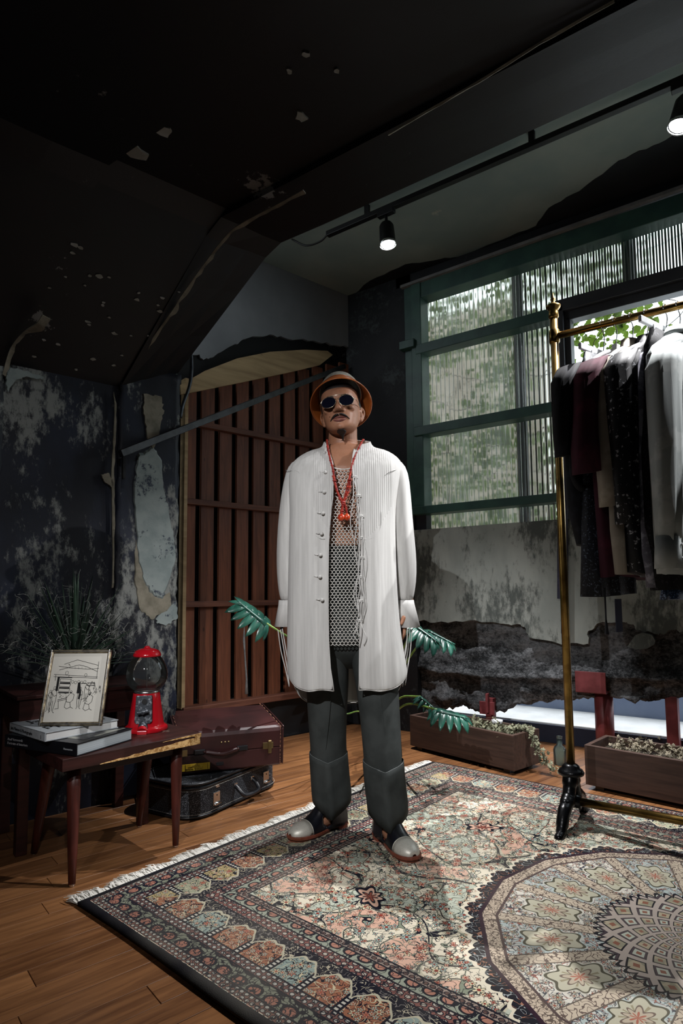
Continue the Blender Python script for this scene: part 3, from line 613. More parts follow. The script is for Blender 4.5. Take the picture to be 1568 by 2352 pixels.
# ---- suitcases
def M_leather(n, a, b): return pm(n, a, b, 4, .38, bump=.2, bscale=150, bdist=.0008)
M_ox = M_leather('oxblood_leather', hx('241112'), hx('381b1b')); M_stitch = pm('tan_stitch', hx('8d5a3f'), hx('b98468'), 60, .8); M_brass = MT('old_brass', .35, 1, .5, hx('9c8a63')).mat
M_tweed = MT('speckled_tweed', .7, 0, .35); v = M_tweed.co('Object'); sp = M_tweed.voro(v, 420); M_tweed.col(M_tweed.mix((M_tweed.noise(v, 300, 2).step(.52, .7)), hx('14171c'), hx('7d828a'))); M_tweed.bump(sp, .4, .001); M_tweed = M_tweed.mat
M_blkl = M_leather('black_leather_trim', hx('0e0e11'), hx('191a1e'))
def rrect(x0, x1, y0, y1, r_, z, n=5):
    o = []
    for cx, cy, a0 in ((x1 - r_, y1 - r_, 0), (x0 + r_, y1 - r_, 90), (x0 + r_, y0 + r_, 180), (x1 - r_, y0 + r_, 270)):
        for k in range(n + 1): a = R(a0 + 90 * k / n); o.append((cx + r_ * math.cos(a), cy + r_ * math.sin(a), z))
    return o
# lower, tweed
sl = thing('suitcase', 'speckled black tweed suitcase lying flat on the floor below the leather one', 'suitcase', (1.79, 2.07, 0), R(5))
w_, d_, h_ = .63, .37, .148
ob('shell', MB().loft([rrect(.004, w_ - .004, .004, d_ - .004, .10, .004, 8), rrect(0, w_, 0, d_, .105, .012, 8), rrect(0, w_, 0, d_, .105, h_ - .012, 8), rrect(.006, w_ - .006, .006, d_ - .006, .10, h_, 8)]), M_tweed, sl, smooth=False)
def rimtube(z, out, r_, mat, name, par):
    pts = rrect(-out, w_ + out, -out, d_ + out, .106, z, 8); ob(name, MB().tube(pts + pts[:1], r_, 8), mat, par, smooth=True)
for z in (.012, .132, .148): rimtube(z, .001, .006, M_blkl, 'rim_piping', sl)
stt = MB(); pts = rrect(-.0065, w_ + .0065, -.0065, d_ + .0065, .106, .026, 30)
for z in (.024, .124):
    for i in range(0, len(pts)):
        a, b = Vector(pts[i]), Vector(pts[(i + 1) % len(pts)]); m = int((b - a).length / .009) + 1
        for k in range(m):
            p, q = a.lerp(b, k / m), a.lerp(b, (k + .55) / m); p.z = q.z = z; stt.bar(p, q, .0012, .0012)
ob('stitching', stt, pm('white_stitch', hx('b9b6ad'), hx('d0cdc4'), 20), sl, kind='stuff')
for x in (.145, .50):
    lk = ob('latch', MB().box((x, -.004, .068), (.042, .008, .056)), M_chrome, sl, bev=.002); ob('latch_lip', MB().tube([(x - .019, -.011, .046), (x + .019, -.011, .046)], .006, 10), M_chrome, lk, smooth=True); ob('keyhole', MB().box((x, -.0085, .082), (.004, .002, .006)), M_black, lk)
ob('badge', MB().box((.15, -.003, .122), (.022, .004, .008), 0).box((.155, -.003, .115), (.022, .004, .006)), M_chrome, sl, bev=.001)
hd = ob('handle', MB().tube(crv([(.27, -.004, .09), (.268, -.03, .075), (.28, -.055, .05), (.33, -.06, .045), (.38, -.055, .05), (.392, -.03, .075), (.39, -.004, .09)], 6), .010, 10), M_blkl, sl, smooth=True)
for x in (.27, .39): ob('handle_ring', MB().box((x, -.006, .092), (.02, .012, .022)), M_chrome, hd, bev=.003)
# upper, leather, tilted a little
ua = R(-34); uw, ud, uh = .50, .44, .185; uex = Vector((math.cos(ua), math.sin(ua), 0)); FRp = Vector((2.262, 1.975, .1545)); FL = FRp - uex * uw
su = thing('suitcase', 'oxblood leather suitcase with a yellow ticket label stacked on the tweed one', 'suitcase', (FL.x, FL.y, FL.z), ua)
su.rotation_euler = (R(4.0), 0, ua)
ob('lid', MB().loft([rrect(0, uw, 0, ud, .018, uh * .47 + .001, 4), rrect(0, uw, 0, ud, .018, uh - .022, 4), rrect(.005, uw - .005, .007, ud - .007, .018, uh - .007, 4), rrect(.016, uw - .016, .022, ud - .022, .018, uh, 4)]), M_ox, su, bev=.003)
ob('body', MB().loft([rrect(.006, uw - .006, .006, ud - .006, .018, 0, 4), rrect(0, uw, 0, ud, .018, .008, 4), rrect(0, uw, 0, ud, .018, uh * .47 - .002, 4)]), M_ox, su, bev=.002)
for x in (.003, uw - .003):
    pts = [(x, .001, .006), (x, -.001, .03), (x, -.001, uh - .03), (x, .006, uh - .008), (x, .024, uh), (x, ud - .024, uh + .0005), (x, ud - .006, uh - .008)]
    wl_ = ob('end_welt', MB().tube(crv(pts, 4), .0035, 8), M_ox, su, smooth=True); sm = MB()
    C_ = crv([(px_ + (-.012 if x > .2 else .012), py_ - .0015, pz_ + .0015) for px_, py_, pz_ in pts], 14)
    for i in range(0, len(C_) - 1, 2): sm.bar(C_[i], C_[i + 1], .0015, .0015)
    ob('stitching', sm, M_stitch, wl_)
lx = uw - .075
lk = ob('latch', MB().box((lx, -.003, .098), (.05, .006, .03)).box((lx + .008, -.005, .092), (.016, .009, .06)), M_brass, su, bev=.002); ob('hasp_hinge', MB().tube([(lx + .002, -.008, .118), (lx + .014, -.008, .118)], .004, 8), M_brass, lk)
lk = ob('latch', MB().box((.028, -.003, .098), (.05, .006, .03)).box((.02, -.005, .092), (.016, .009, .06)), M_brass, su, bev=.002)
hd = ob('handle', MB().tube(crv([(.125, -.008, .098), (.145, -.016, .096), (.205, -.024, .086), (.265, -.016, .096), (.285, -.008, .098)], 6), [.006] * 4 + [.0095] * 17 + [.006] * 4, 10), M_ox, su, smooth=True)
for x in (.107, .303): ob('handle_mount', MB().box((x, -.004, .098), (.05, .009, .024)), M_blkl, hd, bev=.004)
for x in (.205, .222, .238): ob('stud', MB().sphere((x, -.001, .132), .0045), M_brass, su, smooth=True)
M_yel = pm('yellow_ticket', hx('c9a21c'), hx('dcbc3c'), 20, .6)
lb = ob('ticket_label', MB().prism([(.022, .044), (.032, .047), (.155, .047), (.155, .016), (.026, .016), (.029, .030)], lambda x, z: (x, -.0012, z), lambda x, z: (x, .002, z)), M_yel, su)
M_brn = MT('brown_print', .6, 0, .4, hx('3a2410')).mat
def ltext(s, size, x, z): ob('ticket_print', text_mb(s, size, Matrix.Translation((x - .04, -.0016, z)) @ Matrix.Rotation(PI, 4, 'Y') @ Matrix.Rotation(PI / 2, 4, 'X')), M_brn, lb)
ltext('ROE G. WOLFE', .0105, .158, .027); ltext('AUX. OPERATING CO.', .0055, .152, .034); ltext('ADMIT COAST', .0055, .15, .039); ltext('29797', .006, .142, .0445)
ob('ticket_rule', MB().box((.046, -.0015, .031), (.0016, .001, .028)).box((.145, -.0015, .031), (.0016, .001, .026)).box((.122, -.0015, .026), (.0012, .001, .012)), M_brn, lb)
ob('name_plate', MB().box((.20, -.001, .035), (.034, .003, .016)), M_blkl, su, bev=.001)
# ---- big-leaf plant behind the man
pot = onz(878, 1738, 0); ph = thing('split_leaf_plant', 'split-leaf philodendron with glossy green leaves standing behind the man', 'plant', (pot.x, pot.y, 0))
M_leaf = pm('glossy_leaf', hx('14382f'), hx('2b5f50'), 9, .28, spec=.6, bump=.1); M_stem = pm('green_stem', hx('4d6e2c'), hx('7f9a48'), 9, .5); M_pot = pm('dark_pot', hx('17181b'), hx('222327'), 6, .6)
ob('pot', MB().lathe([(.055, 0), (.075, .01), (.092, .17), (.096, .18), (.088, .18), (.08, .15), (.001, .15)], 28), M_pot, ph, smooth=True)
def lobed(base, tip, nrm, w, nl=5, bend=.15, droop=.02):
    mb = MB(); b, t = Vector(base), Vector(tip); ax = t - b; L = ax.length; ax.normalize(); nrm = (Vector(nrm) - ax * Vector(nrm).dot(ax)).normalized(); sd = ax.cross(nrm)
    def lobe(p, d, ln, wd):
        d = d.normalized(); s2 = d.cross(nrm).normalized(); rg = []
        for i in range(6):
            u = i / 5; ww = wd * (math.sin(PI * min(.15 + u * .85, .999)) ** .7) * (1 if u < .9 else .6); q = p + d * ln * u - nrm * (ln * .35 * u * u + droop * u)
            rg.append([q - s2 * ww + nrm * ww * .15, q - nrm * ww * .12, q + s2 * ww + nrm * ww * .15])
        mb.loft(rg, closed=False, cap=False)
    for i in range(nl):
        u = (i + .2) / nl; p = b + ax * L * u * .85; ln = w * (1.0 - .35 * abs(u - .3))
        for s_ in (-1, 1):
            ang = R(100 - 62 * u); lobe(p, ax * math.cos(ang) + sd * s_ * math.sin(ang), ln, w * .19)
    lobe(b + ax * L * .8, ax, L * .28, w * .13)
    for s_ in (-1, 1): lobe(b, -ax * .6 + sd * s_, w * .7, w * .13)
    rg = []
    for i in range(6):
        u = i / 5; q = b + ax * L * .95 * u; ww = w * .17 * (1 - u * .8); rg.append([q - sd * ww, q + nrm * .003, q + sd * ww])
    mb.loft(rg, closed=False, cap=False)
    mb.tube([b, b + ax * L * .9], [.003, .001], 6)
    return mb
tocam = (CP - pot).normalized()
for bpx, tpx, D, w, nr, nl in (((612, 1432), (540, 1376), 2.95, .105, (-FWH * .6 + Vector((0, 0, .8))), 5), ((952, 1434), (1012, 1480), 2.95, .105, (-FWH * .35 + Vector((0, 0, .9)) + RT0 * .2), 5), ((985, 1448), (1048, 1482), 3.12, .095, (-FWH * .3 + Vector((0, 0, .9)) + RT0 * .3), 5), ((1003, 1630), (1082, 1652), 2.98, .09, (-FWH * .4 + Vector((0, 0, .9))), 5), ((965, 1600), (1000, 1630), 3.15, .05, (-FWH * .3 + Vector((0, 0, .9))), 4)):
    b, t = atD(*bpx, D), atD(*tpx, D - .05)
    ob('leaf', lobed(b, t, nr, w, nl), M_leaf, ph, smooth=True, world=True, solid=.0008)
    m = pot + Vector((0, 0, .14)); mid = m.lerp(b, .55) + Vector((0, 0, .09)); ob('stem', MB().tube(crv([m, m.lerp(mid, .5) + Vector((0, 0, .03)), mid, b], 6), .005, 8), M_stem, ph, smooth=True, world=True)
for tp in ((800, 1600), (832, 1658), (796, 1640)):
    b = atD(*tp, 3.0); m = pot + Vector((0, 0, .14)); ob('stem', MB().tube(crv([m, m.lerp(b, .6) + Vector((0, 0, .05)), b], 6), .004, 8), M_stem, ph, smooth=True, world=True)
# ---- planters with ivy
M_pl = wood('planter_board', hx('33241e'), hx('4c382f'), 0, 5, .6, .1); M_soil = pm('soil', hx('17120e'), hx('2a211a'), 40, .95, bump=1, bscale=60, bdist=.01)
def planter(label, p, ang, L, dpt, hh):
    t_ = thing('planter', label, 'planter', (p[0], p[1], 0), ang); th = .022; z0 = .022
    for y in (th / 2, dpt - th / 2): ob('side_board', MB().box((L / 2, y, z0 + hh / 2), (L, th, hh)), M_pl, t_, bev=.0025)
    for x in (th / 2, L - th / 2): ob('end_board', MB().box((x, dpt / 2, z0 + hh / 2), (th, dpt - 2 * th, hh)), M_pl, t_, bev=.0015)
    ob('soil', MB().box((L / 2, dpt / 2, z0 + hh / 2 - .02), (L - 2 * th, dpt - 2 * th, hh - .05)), M_soil, t_)
    for x in (.06, L - .06):
        for y in (.04, dpt - .04): ob('foot', MB().box((x, y, .011), (.04, .04, .022)), M_black, t_)
    return t_
p1r, p1l = Vector((3.206, 1.192, 0)), Vector((3.391, 1.917, 0)); a1 = math.atan2((p1r - p1l).y, (p1r - p1l).x)
pl1 = planter('brown wooden planter box at the end of the rug beside the split-leaf plant', p1l, a1, .75, .25, .185)
p2l = Vector((3.194, .827, 0)); pl2 = planter('dark wooden planter box of dry ivy behind the clothes rail', p2l, R(-98), .95, .28, .19)
M_ivy = pm('dusty_ivy', hx('4e523f'), hx('8a8a70'), 30, .7, rand=0); M_dry = pm('dry_ivy', hx('4b4538'), hx('978d78'), 30, .8); M_vine = pm('ivy_vine', hx('4d4632'), hx('6b6249'), 20, .8)
def ivy_leaf(mb, p, nrm, r_, rr):
    nrm = nrm.normalized(); u = nrm.orthogonal().normalized(); w = nrm.cross(u); a0 = rr.uniform(0, 6.28); P = []
    for k, q in enumerate((1.0, .55, .85, .5, .6, .35, .6, .5, .85, .55)):
        a = a0 + 2 * PI * k / 10; P.append(p + (u * math.cos(a) + w * math.sin(a)) * r_ * q + nrm * (r_ * .25 * (q - .6)))
    mb.add([p + nrm * r_ * .1] + P, [(0, 1 + k, 1 + (k + 1) % 10) for k in range(10)])
def ivy(label, par, x0, x1, y0, y1, z, n, hmax, mat, seed, trails=()):
    t_ = thing('ivy_plant', label, 'plant', mwm(par) @ Vector(((x0 + x1) / 2, (y0 + y1) / 2, z))); M = mwm(par); rr = random.Random(seed); mb, vn = MB(), MB()
    for k in range(n):
        x, y = rr.uniform(x0, x1), rr.uniform(y0, y1); hgt = hmax * (.2 + .8 * abs(math.sin(x * 23 + y * 31))) * rr.random()
        ivy_leaf(mb, M @ Vector((x, y, z + hgt)), Vector((rr.uniform(-1, 1), rr.uniform(-1, 1), rr.uniform(.1, 1.2))), rr.uniform(.008, .018), rr)
        if k % 4 == 0: q = M @ Vector((x, y, z)); vn.tube([q, q + Vector((rr.uniform(-.03, .03), rr.uniform(-.03, .03), hgt)), q + Vector((rr.uniform(-.05, .05), rr.uniform(-.05, .05), hgt * .8))], .0011, 4, False)
    for pts in trails:
        C_ = crv(pts, 8); 
        for off_ in range(3):
            D_ = [c + Vector((rr.uniform(-.008, .008), rr.uniform(-.012, .012), 0)) for c in C_]; vn.tube(D_, .0013, 4, False)
            for c in D_:
                for _ in range(2): ivy_leaf(mb, c + Vector((rr.uniform(-.02, .02), rr.uniform(-.02, .02), rr.uniform(-.01, .015))), Vector((rr.uniform(-1, .2), rr.uniform(-1, .5), rr.uniform(-.2, 1))), rr.uniform(.009, .017), rr)
    ob('leaves', mb, mat, t_, world=True, kind='stuff'); ob('vines', vn, M_vine, t_, world=True, kind='stuff'); return t_
tr = [mwm(pl1) @ Vector((.66, .12, .21)), mwm(pl1) @ Vector((.75, .13, .225)), mwm(pl1) @ Vector((.80, .13, .17)), mwm(pl1) @ Vector((.84, .14, .08)), mwm(pl1) @ Vector((.90, .15, .025))]
ivy('trailing ivy with dusty leaves spilling over the end of the brown planter box', pl1, .28, .70, .03, .22, .175, 420, .06, M_ivy, 5, [tr])
ivy('dry tangled ivy in the dark planter behind the clothes rail', pl2, .10, .90, .03, .25, .18, 620, .07, M_dry, 6)
# small white pot in planter, bottle
sp_ = thing('small_pot', 'small white pot standing among the ivy in the brown planter', 'pot', mwm(pl1) @ Vector((.50, .21, .178)))
ob('pot_wall', MB().lathe([(.02, 0), (.03, .03), (.032, .045), (.028, .045), (.024, .01), (.001, .01)], 18), M_bowl, sp_, smooth=True)
bq = onz(1290, 1787, 0); bt = thing('bottle', 'empty pale green glass bottle on the floor between the two planters', 'bottle', (bq.x + .25, bq.y + .08, 0))
M_gg = thin_glass('green_glass', (.84, .94, .89), .35)
ob('bottle_body', MB().loft([er(0, 0, z, r_, r_, 24) for r_, z in ((.001, .002), (.032, .001), (.034, .006), (.034, .08), (.028, .095), (.014, .108), (.0125, .145))], cap=False), M_gg, bt, smooth=True, solid=.002)
ob('bottle_lip', MB().lathe([(.0135, .142), (.0165, .144), (.0165, .154), (.013, .156), (.0125, .142)], 20), M_gg, bt, smooth=True)
# ---- slatted partition
sl_ = thing('slatted_partition', 'red cedar slatted partition with cross rails closing the recess in the back wall', 'partition', LW(2.3, CB - .05, .29), R(-14.4))
ply_lo = [(432, 902), (560, 876), (674, 852), (760, 832)]
s_ = 1.655; k = 0
while s_ < 2.98:
    w = .091 if k else .07; ztop = float(np.interp(s_, [1.62, 2.4, 2.95], [2.26, 2.55, 2.74]))
    ob('slat', lbox(MB(), s_, s_ + w, CB - .035, CB - .015, .29, ztop), M_slat, sl_, world=True, bev=.002, loc=None); s_ += w + .036; k += 1
for z in (.907, 1.535, 2.03): ob('rail', lbox(MB(), 1.645, 3.0, CB - .075, CB - .035, z - .018, z + .018), M_rail, sl_, world=True, bev=.003)
ob('bottom_board', lbox(MB(), 1.63, 3.0, CB - .10, CB - .01, .262, .30), M_rail, sl_, world=True, bev=.003)
ob('edge_post', lbox(MB(), 1.625, 1.648, CB - .08, CB - .02, .29, 2.3), M_ply, sl_, world=True, bev=.002)
pp = [(414, 884), (470, 852), (545, 823), (620, 808), (700, 803), (752, 806), (764, 815), (735, 838), (674, 853), (560, 877), (432, 903), (416, 905)]
Pp = [onL(x, y, CB - .085) for x, y in pp]; n = len(Pp)
ob('plywood_board', MB().add(Pp + [p + LN * .018 for p in Pp], [tuple(range(n)), tuple(range(2 * n - 1, n - 1, -1))] + [(j, (j + 1) % n, n + (j + 1) % n, n + j) for j in range(n)]), M_ply, sl_, world=True)
twg = thing('dry_stem', 'pale dry stem leaning against the cedar slats', 'stem', onL(567, 1592, CB - .11))
ob('stalk', MB().tube([onL(x, y, CB - .075) for x, y in ((566, 1594), (566, 1560), (562, 1500), (560, 1470), (561, 1440))], [.011, .006, .005, .008, .002], 7), pm('bleached_stem', hx('6c6f70'), hx('8f9292'), 20, .8), twg, world=True, smooth=True)
# ---- steel bar, conduits
sb = thing('steel_bar', 'scuffed black steel bar running diagonally across the pilaster and slats', 'bar', onL(278, 1040, CL - .07))
ob('bar_length', MB().bar(onL(276, 1042, CL - .13), onL(790, 842, CB - .2), .03, .034), M_metal, sb, world=True, bev=.002); ob('end_bracket', MB().bar(onL(284, 1044, CL - .12), onL(284, 1100, CL - .12), .012, .02, LN), M_metal, sb, world=True)
fc = thing('flexible_conduit', 'grey flexible conduit hanging down at the edge of the black ceiling rib', 'conduit', onL(436, 880, CB - .2))
ob('conduit_tube', MB().tube(crv([onL(x, y, CL + .02) for x, y in ((438, 790), (440, 850), (434, 890), (420, 930), (414, 960))], 6), .009, 8), pm('grey_conduit', hx('40464c'), hx('5a6067'), 30, .35, .3), fc, smooth=True, world=True)
# ---- red props under the broken wall
def prop(label, y, sq):
    t_ = thing('steel_prop', label, 'prop', (XW + .09, y, 0))
    if sq: ob('post', MB().box((0, 0, .19), (.075, .06, .38)), M_redsteel, t_, bev=.003)
    else: ob('post', MB().lathe([(.052, 0), (.052, .372)], 24), M_redsteel, t_, smooth=True)
    return t_
p_ = prop('round red steel post with a bracket holding up the broken concrete wall', .885, False)
ob('bracket', MB().box((-.105, .045, .435), (.012, .17, .12)).box((-.05, .045, .378), (.12, .17, .012)), M_redsteel, p_, bev=.002)
prop('square red steel post holding up the broken wall above the dark planter', .525, True)
bp_ = onX(1118, 1615, XW - .03); br = thing('steel_bracket', 'small red steel bracket under the wall above the brown planter', 'bracket', (XW + .03, bp_.y, .12))
ob('bracket_plate', MB().box((-.06, 0, .105), (.012, .10, .08)), M_redsteel, br, bev=.002); ob('bracket_fin', MB().box((-.075, -.01, .14), (.03, .015, .12)), M_redsteel, br, bev=.002); ob('post', MB().box((0, 0, .02), (.05, .05, .28)), M_redsteel, br)
# ---- light track and spots
M_tr = MT('matt_black_metal', .45, .2, .4, hx('0a0a0c')).mat; M_lens = glow('lit_lens', (.95, .98, 1), 30)
tk = thing('light_track', 'black light track along the grey-green ceiling carrying the spots', 'light track', (2.95, 0, 3.22))
ob('rail', MB().box((2.95, -.1, 3.225), (.035, 4.6, .03)), M_tr, tk, world=True, bev=.002)
for y in (1.9, .9, -.1, -1.1): ob('hanger', MB().box((2.95, y, 3.27), (.02, .03, .07)), M_tr, tk, world=True)
ob('feed_cable', MB().tube(crv([(2.95, 2.2, 3.225), (2.95, 2.26, 3.20), (2.93, 2.36, 3.2), (2.9, 2.45, 3.26)], 6), .006, 8), M_tr, tk, world=True, smooth=True)
def spot(label, mount, aim, watts, angle=50, blend=.6, size=.009, colr=(1, .99, 1)):
    m = Vector(mount); pv = m - Vector((0, 0, .09)); d = (Vector(aim) - pv).normalized(); t_ = thing('spotlight', label, 'lamp', m)
    ob('adapter', MB().box(m - Vector((0, 0, .015)), (.035, .11, .03)), M_tr, t_, world=True, bev=.003); ob('yoke', MB().tube([m - Vector((0, 0, .02)), pv], .009, 8), M_tr, t_, world=True)
    bt_, le = pv - d * .02, pv + d * .12
    ob('housing', MB().tube([bt_, bt_ + d * .012, bt_ + d * .03, le - d * .004, le], [.018, .033, .043, .047, .047], 24), M_tr, t_, world=True, smooth=True)
    ob('lens', MB().tube([le + d * .0015, le + d * .004], .042, 24), M_lens, t_, world=True); ob('lens_ring', MB().tube([le - d * .002, le + d * .005, le + d * .014], .0478, 24, False), M_chrome, t_, world=True, smooth=True, solid=.0018)
    ld_ = bpy.data.lights.new('spot', 'SPOT'); ld_.energy = watts; ld_.spot_size = R(angle); ld_.spot_blend = blend; ld_.shadow_soft_size = size; ld_.color = colr
    lo = bpy.data.objects.new('bulb', ld_); COL.objects.link(lo); lo.parent = t_; lo.location = le + d * .016 - m; lo.rotation_euler = d.to_track_quat('-Z', 'Y').to_euler(); return t_
l1 = onX(888, 575, 2.95)
spot('lit black track spotlight hanging above the corner of the slatted partition', (2.95, l1.y, 3.215), (2.75, 1.45, 0), TRACK_W, 62, .7)
l2 = onX(1566, 290, 2.95)
spot('lit black track spotlight above the clothes rail at the frame edge', (2.95, l2.y - .02, 3.215), (2.35, .95, 0), TRACK_W, 62, .7)
tk2 = thing('light_track', 'black light track on the low black ceiling behind the camera', 'light track', (-.6, -.3, 2.58))
ob('rail', MB().bar((-1.3, .75, 2.578), (.9, -1.6, 2.578), .035, .03), M_tr, tk2, world=True)
spot('track spotlight on the low ceiling to the left behind the camera', (-.95, .375, 2.563), (1.95, 1.5, .8), KEY_W, 43, 1.0)
spot('added fill spotlight on the low ceiling turned to the peeling left wall', (-.2, -.43, 2.563), (1.05, 2.6, .75), SIDE_FILL_W, 55, .8)  # unseen fill lamp, added to brighten the left wall and table
spot('lit black track spotlight on the ceiling track beyond the right frame edge', (2.95, -.75, 3.215), (2.1, 1.35, .85), FILL_W, 44, .6)
# ---- vines outside
M_vl = pm('vine_leaf', hx('1b2a13'), hx('4f6829'), 6, .6, bump=0); t_ = M_vl.node_tree; b_ = t_.nodes['Principled BSDF']; b_.inputs['Transmission Weight'].default_value = 0.0
tl_ = t_.nodes.new('ShaderNodeBsdfTranslucent'); tl_.inputs[0].default_value = (.17, .27, .03, 1); mx_ = t_.nodes.new('ShaderNodeMixShader'); mx_.inputs[0].default_value = .4; o_ = t_.nodes['Material Output']
t_.links.new(b_.outputs[0], mx_.inputs[1]); t_.links.new(tl_.outputs[0], mx_.inputs[2]); t_.links.new(mx_.outputs[0], o_.inputs[0])
vm, vs_ = MB(), MB(); rr = random.Random(31)
def vleaf(p, r_, s):
    nr = Vector((-1, rr.uniform(-.7, .7), rr.uniform(-.3, .6))).normalized(); u = nr.orthogonal().normalized(); w = nr.cross(u); a0 = rr.uniform(0, 6.3)
    P = [p + (u * math.cos(a0 + 2 * PI * k / 8) + w * math.sin(a0 + 2 * PI * k / 8)) * r_ * q + nr * rr.uniform(-.006, .006) for k, q in enumerate((1, .8, .7, .62, .55, .62, .7, .8))]
    s.add([p] + P, [(0, 1 + k, 1 + (k + 1) % 8) for k in range(8)])
for k in range(6500):
    Y, z = rr.uniform(-.6, 2.35), rr.uniform(1.2, 3.5)
    dens = .75 + 1.4 * fbm(Y, z, 4.2, 1.9, 3) + (.35 if z < 2.15 else 0) - (.55 if (Y < .55) else 0) - (.35 if 2.15 < z < 2.6 and Y < 1.35 else 0)
    if rr.random() > dens: continue
    vleaf(Vector((XW + rr.uniform(.24, .62), Y, z)), rr.uniform(.016, .042), vm)
for k in range(110):
    p = Vector((XW + rr.uniform(.21, .5), rr.uniform(-.4, 2.3), rr.uniform(1.3, 3.4))); pts = [p]; a = rr.uniform(0, 6.3)
    for j in range(9): a += rr.uniform(-.5, .5); pts.append(pts[-1] + Vector((rr.uniform(-.01, .01), math.cos(a) * .06, math.sin(a) * .06)))
    vs_.tube(pts, .0028, 4, False)
vp = thing('climbing_vine', 'green climbing vine growing outside over the corrugated window', 'vine', (XW + .4, 1.2, 1.2))
ob('leaves', vm, M_vl, vp, world=True, kind='stuff'); ob('twigs', vs_, M_vine, vp, world=True, kind='stuff')
# ================================================================== RUG
RW, RL = 2.05, 3.1
t = MT('persian_rug', .95, 0, .1); X, Y, _z = t.xyz(t.co('Object'))
oc = t.co('Object'); NAVY, CREAM, CORAL, SAGE, GREY, RUST, PINK = hx('14141f'), hx('d4cab5'), hx('c9a28d'), hx('b0b5a5'), hx('8e8d86'), hx('8a4a3c'), hx('b59a8b')
dx = X.min(X.inv() + (RW - 1)); dy = Y.min(Y.inv() + (RL - 1)); d = dx.min(dy); side = dx < dy
T = Y * side + X * side.inv()
def curl(sc, w, dist=.6, off=0.0):     # ink-like scrolling outlines
    v = t.vec(X + off, Y, off); return ((t.noise(v, sc, 0, .4, dist) - .5).abs() < w)
def blossom(sc, rad, off=0.0, petals=6.0, rnd=.75):   # scattered flowers: mask, outline, heart, random value per flower
    n = t.nt.nodes.new('ShaderNodeTexVoronoi'); n.voronoi_dimensions = '2D'; n.inputs['Scale'].default_value = sc; n.inputs['Randomness'].default_value = rnd
    t.nt.links.new(t.vec(X + off, Y), n.inputs['Vector']); px, py, _ = t.xyz(n.outputs['Position']); cr, cg, _ = t.xyz(n.outputs['Color'])
    u, w = X + off - px, Y - py; rr_ = (u * u + w * w).m('SQRT'); an = w.m('ARCTAN2', u)
    lim = ((an * petals + cr * 6.0).cos() * .28 + .72) * rad
    return rr_ < lim, ((rr_ - lim).abs() < rad * .11), rr_ < rad * .28, cr, cg
c1, c2, c3 = curl(34, .022), curl(70, .045, .4, 3.1), curl(50, .035, .5, 7.7)
g1 = t.noise(oc, 3.6, 0, .4, .3); g2 = t.noise(oc, 9, 0, .5, .3); g3 = t.noise(oc, 38, 0, .4, .5)
fieldc = t.mix(g1.step(.49, .51), t.mix(g2.step(.49, .51), CREAM, SAGE), t.mix(g2.step(.46, .48), CORAL, CREAM))
edg = ((g1 - .5).abs() < .008).max((g2 - .5).abs() < .010); fieldc = t.mix(((g1 - .5).abs() < .022).max((g2 - .5).abs() < .028), fieldc, hx('b8b09a')); fieldc = t.mix(edg, fieldc, NAVY)
vine1 = (t.noise(t.vec(X, Y, 4.0), 17, 0, .4, .8) - .5).abs(); vine2 = (t.noise(t.vec(X, Y, 9.0), 26, 0, .4, .9) - .5).abs()
fieldc = t.mix(c2 * (g3 > .5), fieldc, hx('6f6c64')); fieldc = t.mix(vine1 < .02, fieldc, hx('7d8471')); fieldc = t.mix(((vine1 - .02).abs() < .006), fieldc, NAVY); fieldc = t.mix(vine2 < .012, fieldc, NAVY)
for sc_, rad_, off_, pt in ((15, .019, 0.0, 6.0), (24, .0115, 5.0, 5.0), (30, .008, 11.0, 4.0)):
    fm, fo, fh, cr, cg = blossom(sc_, rad_, off_, pt); on = cg > .25
    fieldc = t.mix(fm * on, fieldc, t.mix(cr > .5, t.mix(cr > .25, hx('a3705f'), hx('cabf9f')), t.mix(cr > .75, hx('95a59c'), hx('c99a83')))); fieldc = t.mix(fo * on, fieldc, NAVY); fieldc = t.mix(fh * on, fieldc, hx('7d2f26'))
B1 = blossom(20, .013, 2.0); B2 = blossom(34, .0085, 8.0, 5.0)
def petal(c, a, ca, cb):
    fm, fo, fh, cr, cg = a; c = t.mix(fm, c, t.mix(cr > .5, ca, cb)); c = t.mix(fo, c, NAVY); return t.mix(fh, c, hx('8b4a38'))
# medallion
mx_, my_ = X - .975, Y - 1.56; r_ = (mx_ * mx_ + my_ * my_).m('SQRT'); th = my_.m('ARCTAN2', mx_) + PI
seg = 2 * PI / 16; tf = th.mod(seg) - seg / 2; rp = r_ * tf.cos()
pan = ((th / seg).floor()).mod(2.0)
panelc = t.mix(pan, t.mix(g3.step(.45, .55), hx('adb8b5'), hx('c4c4bb')), t.mix(g3.step(.45, .55), hx('d2cdc1'), hx('bdb9ac')))
la_ = (r_ * tf).m('ARCTAN2', rp - .42); fl = ((rp - .42) * (rp - .42) * .62 + (r_ * tf) * (r_ * tf) * 1.5).m('SQRT') + ((la_ * 8.0).cos() * .009)
panelc = t.mix(fl < .062, panelc, hx('b7b29d')); panelc = t.mix(((fl - .062).abs() < .0035), panelc, hx('4d4a3c')); panelc = t.mix(((la_ * 8.0).cos() > .85) * (fl < .052) * (fl > .014), panelc, hx('938a70')); panelc = t.mix(fl < .030, panelc, hx('b4a692')); panelc = t.mix(((fl - .030).abs() < .003), panelc, hx('6a5a50')); panelc = t.mix(fl < .011, panelc, hx('a2604e'))
panelc = t.mix((c1.max(c2 * (g3 > .45))) * (fl > .07), panelc, hx('3a3f49')); panelc = t.mix(curl(45, .02, .5, 12.0) * (fl > .07), panelc, hx('94584a'))
for bb in (B1, B2):
    pc = petal(panelc, bb, hx('a7a28a'), hx('b7aea0')); panelc = t.mix(fl > .075, panelc, pc)
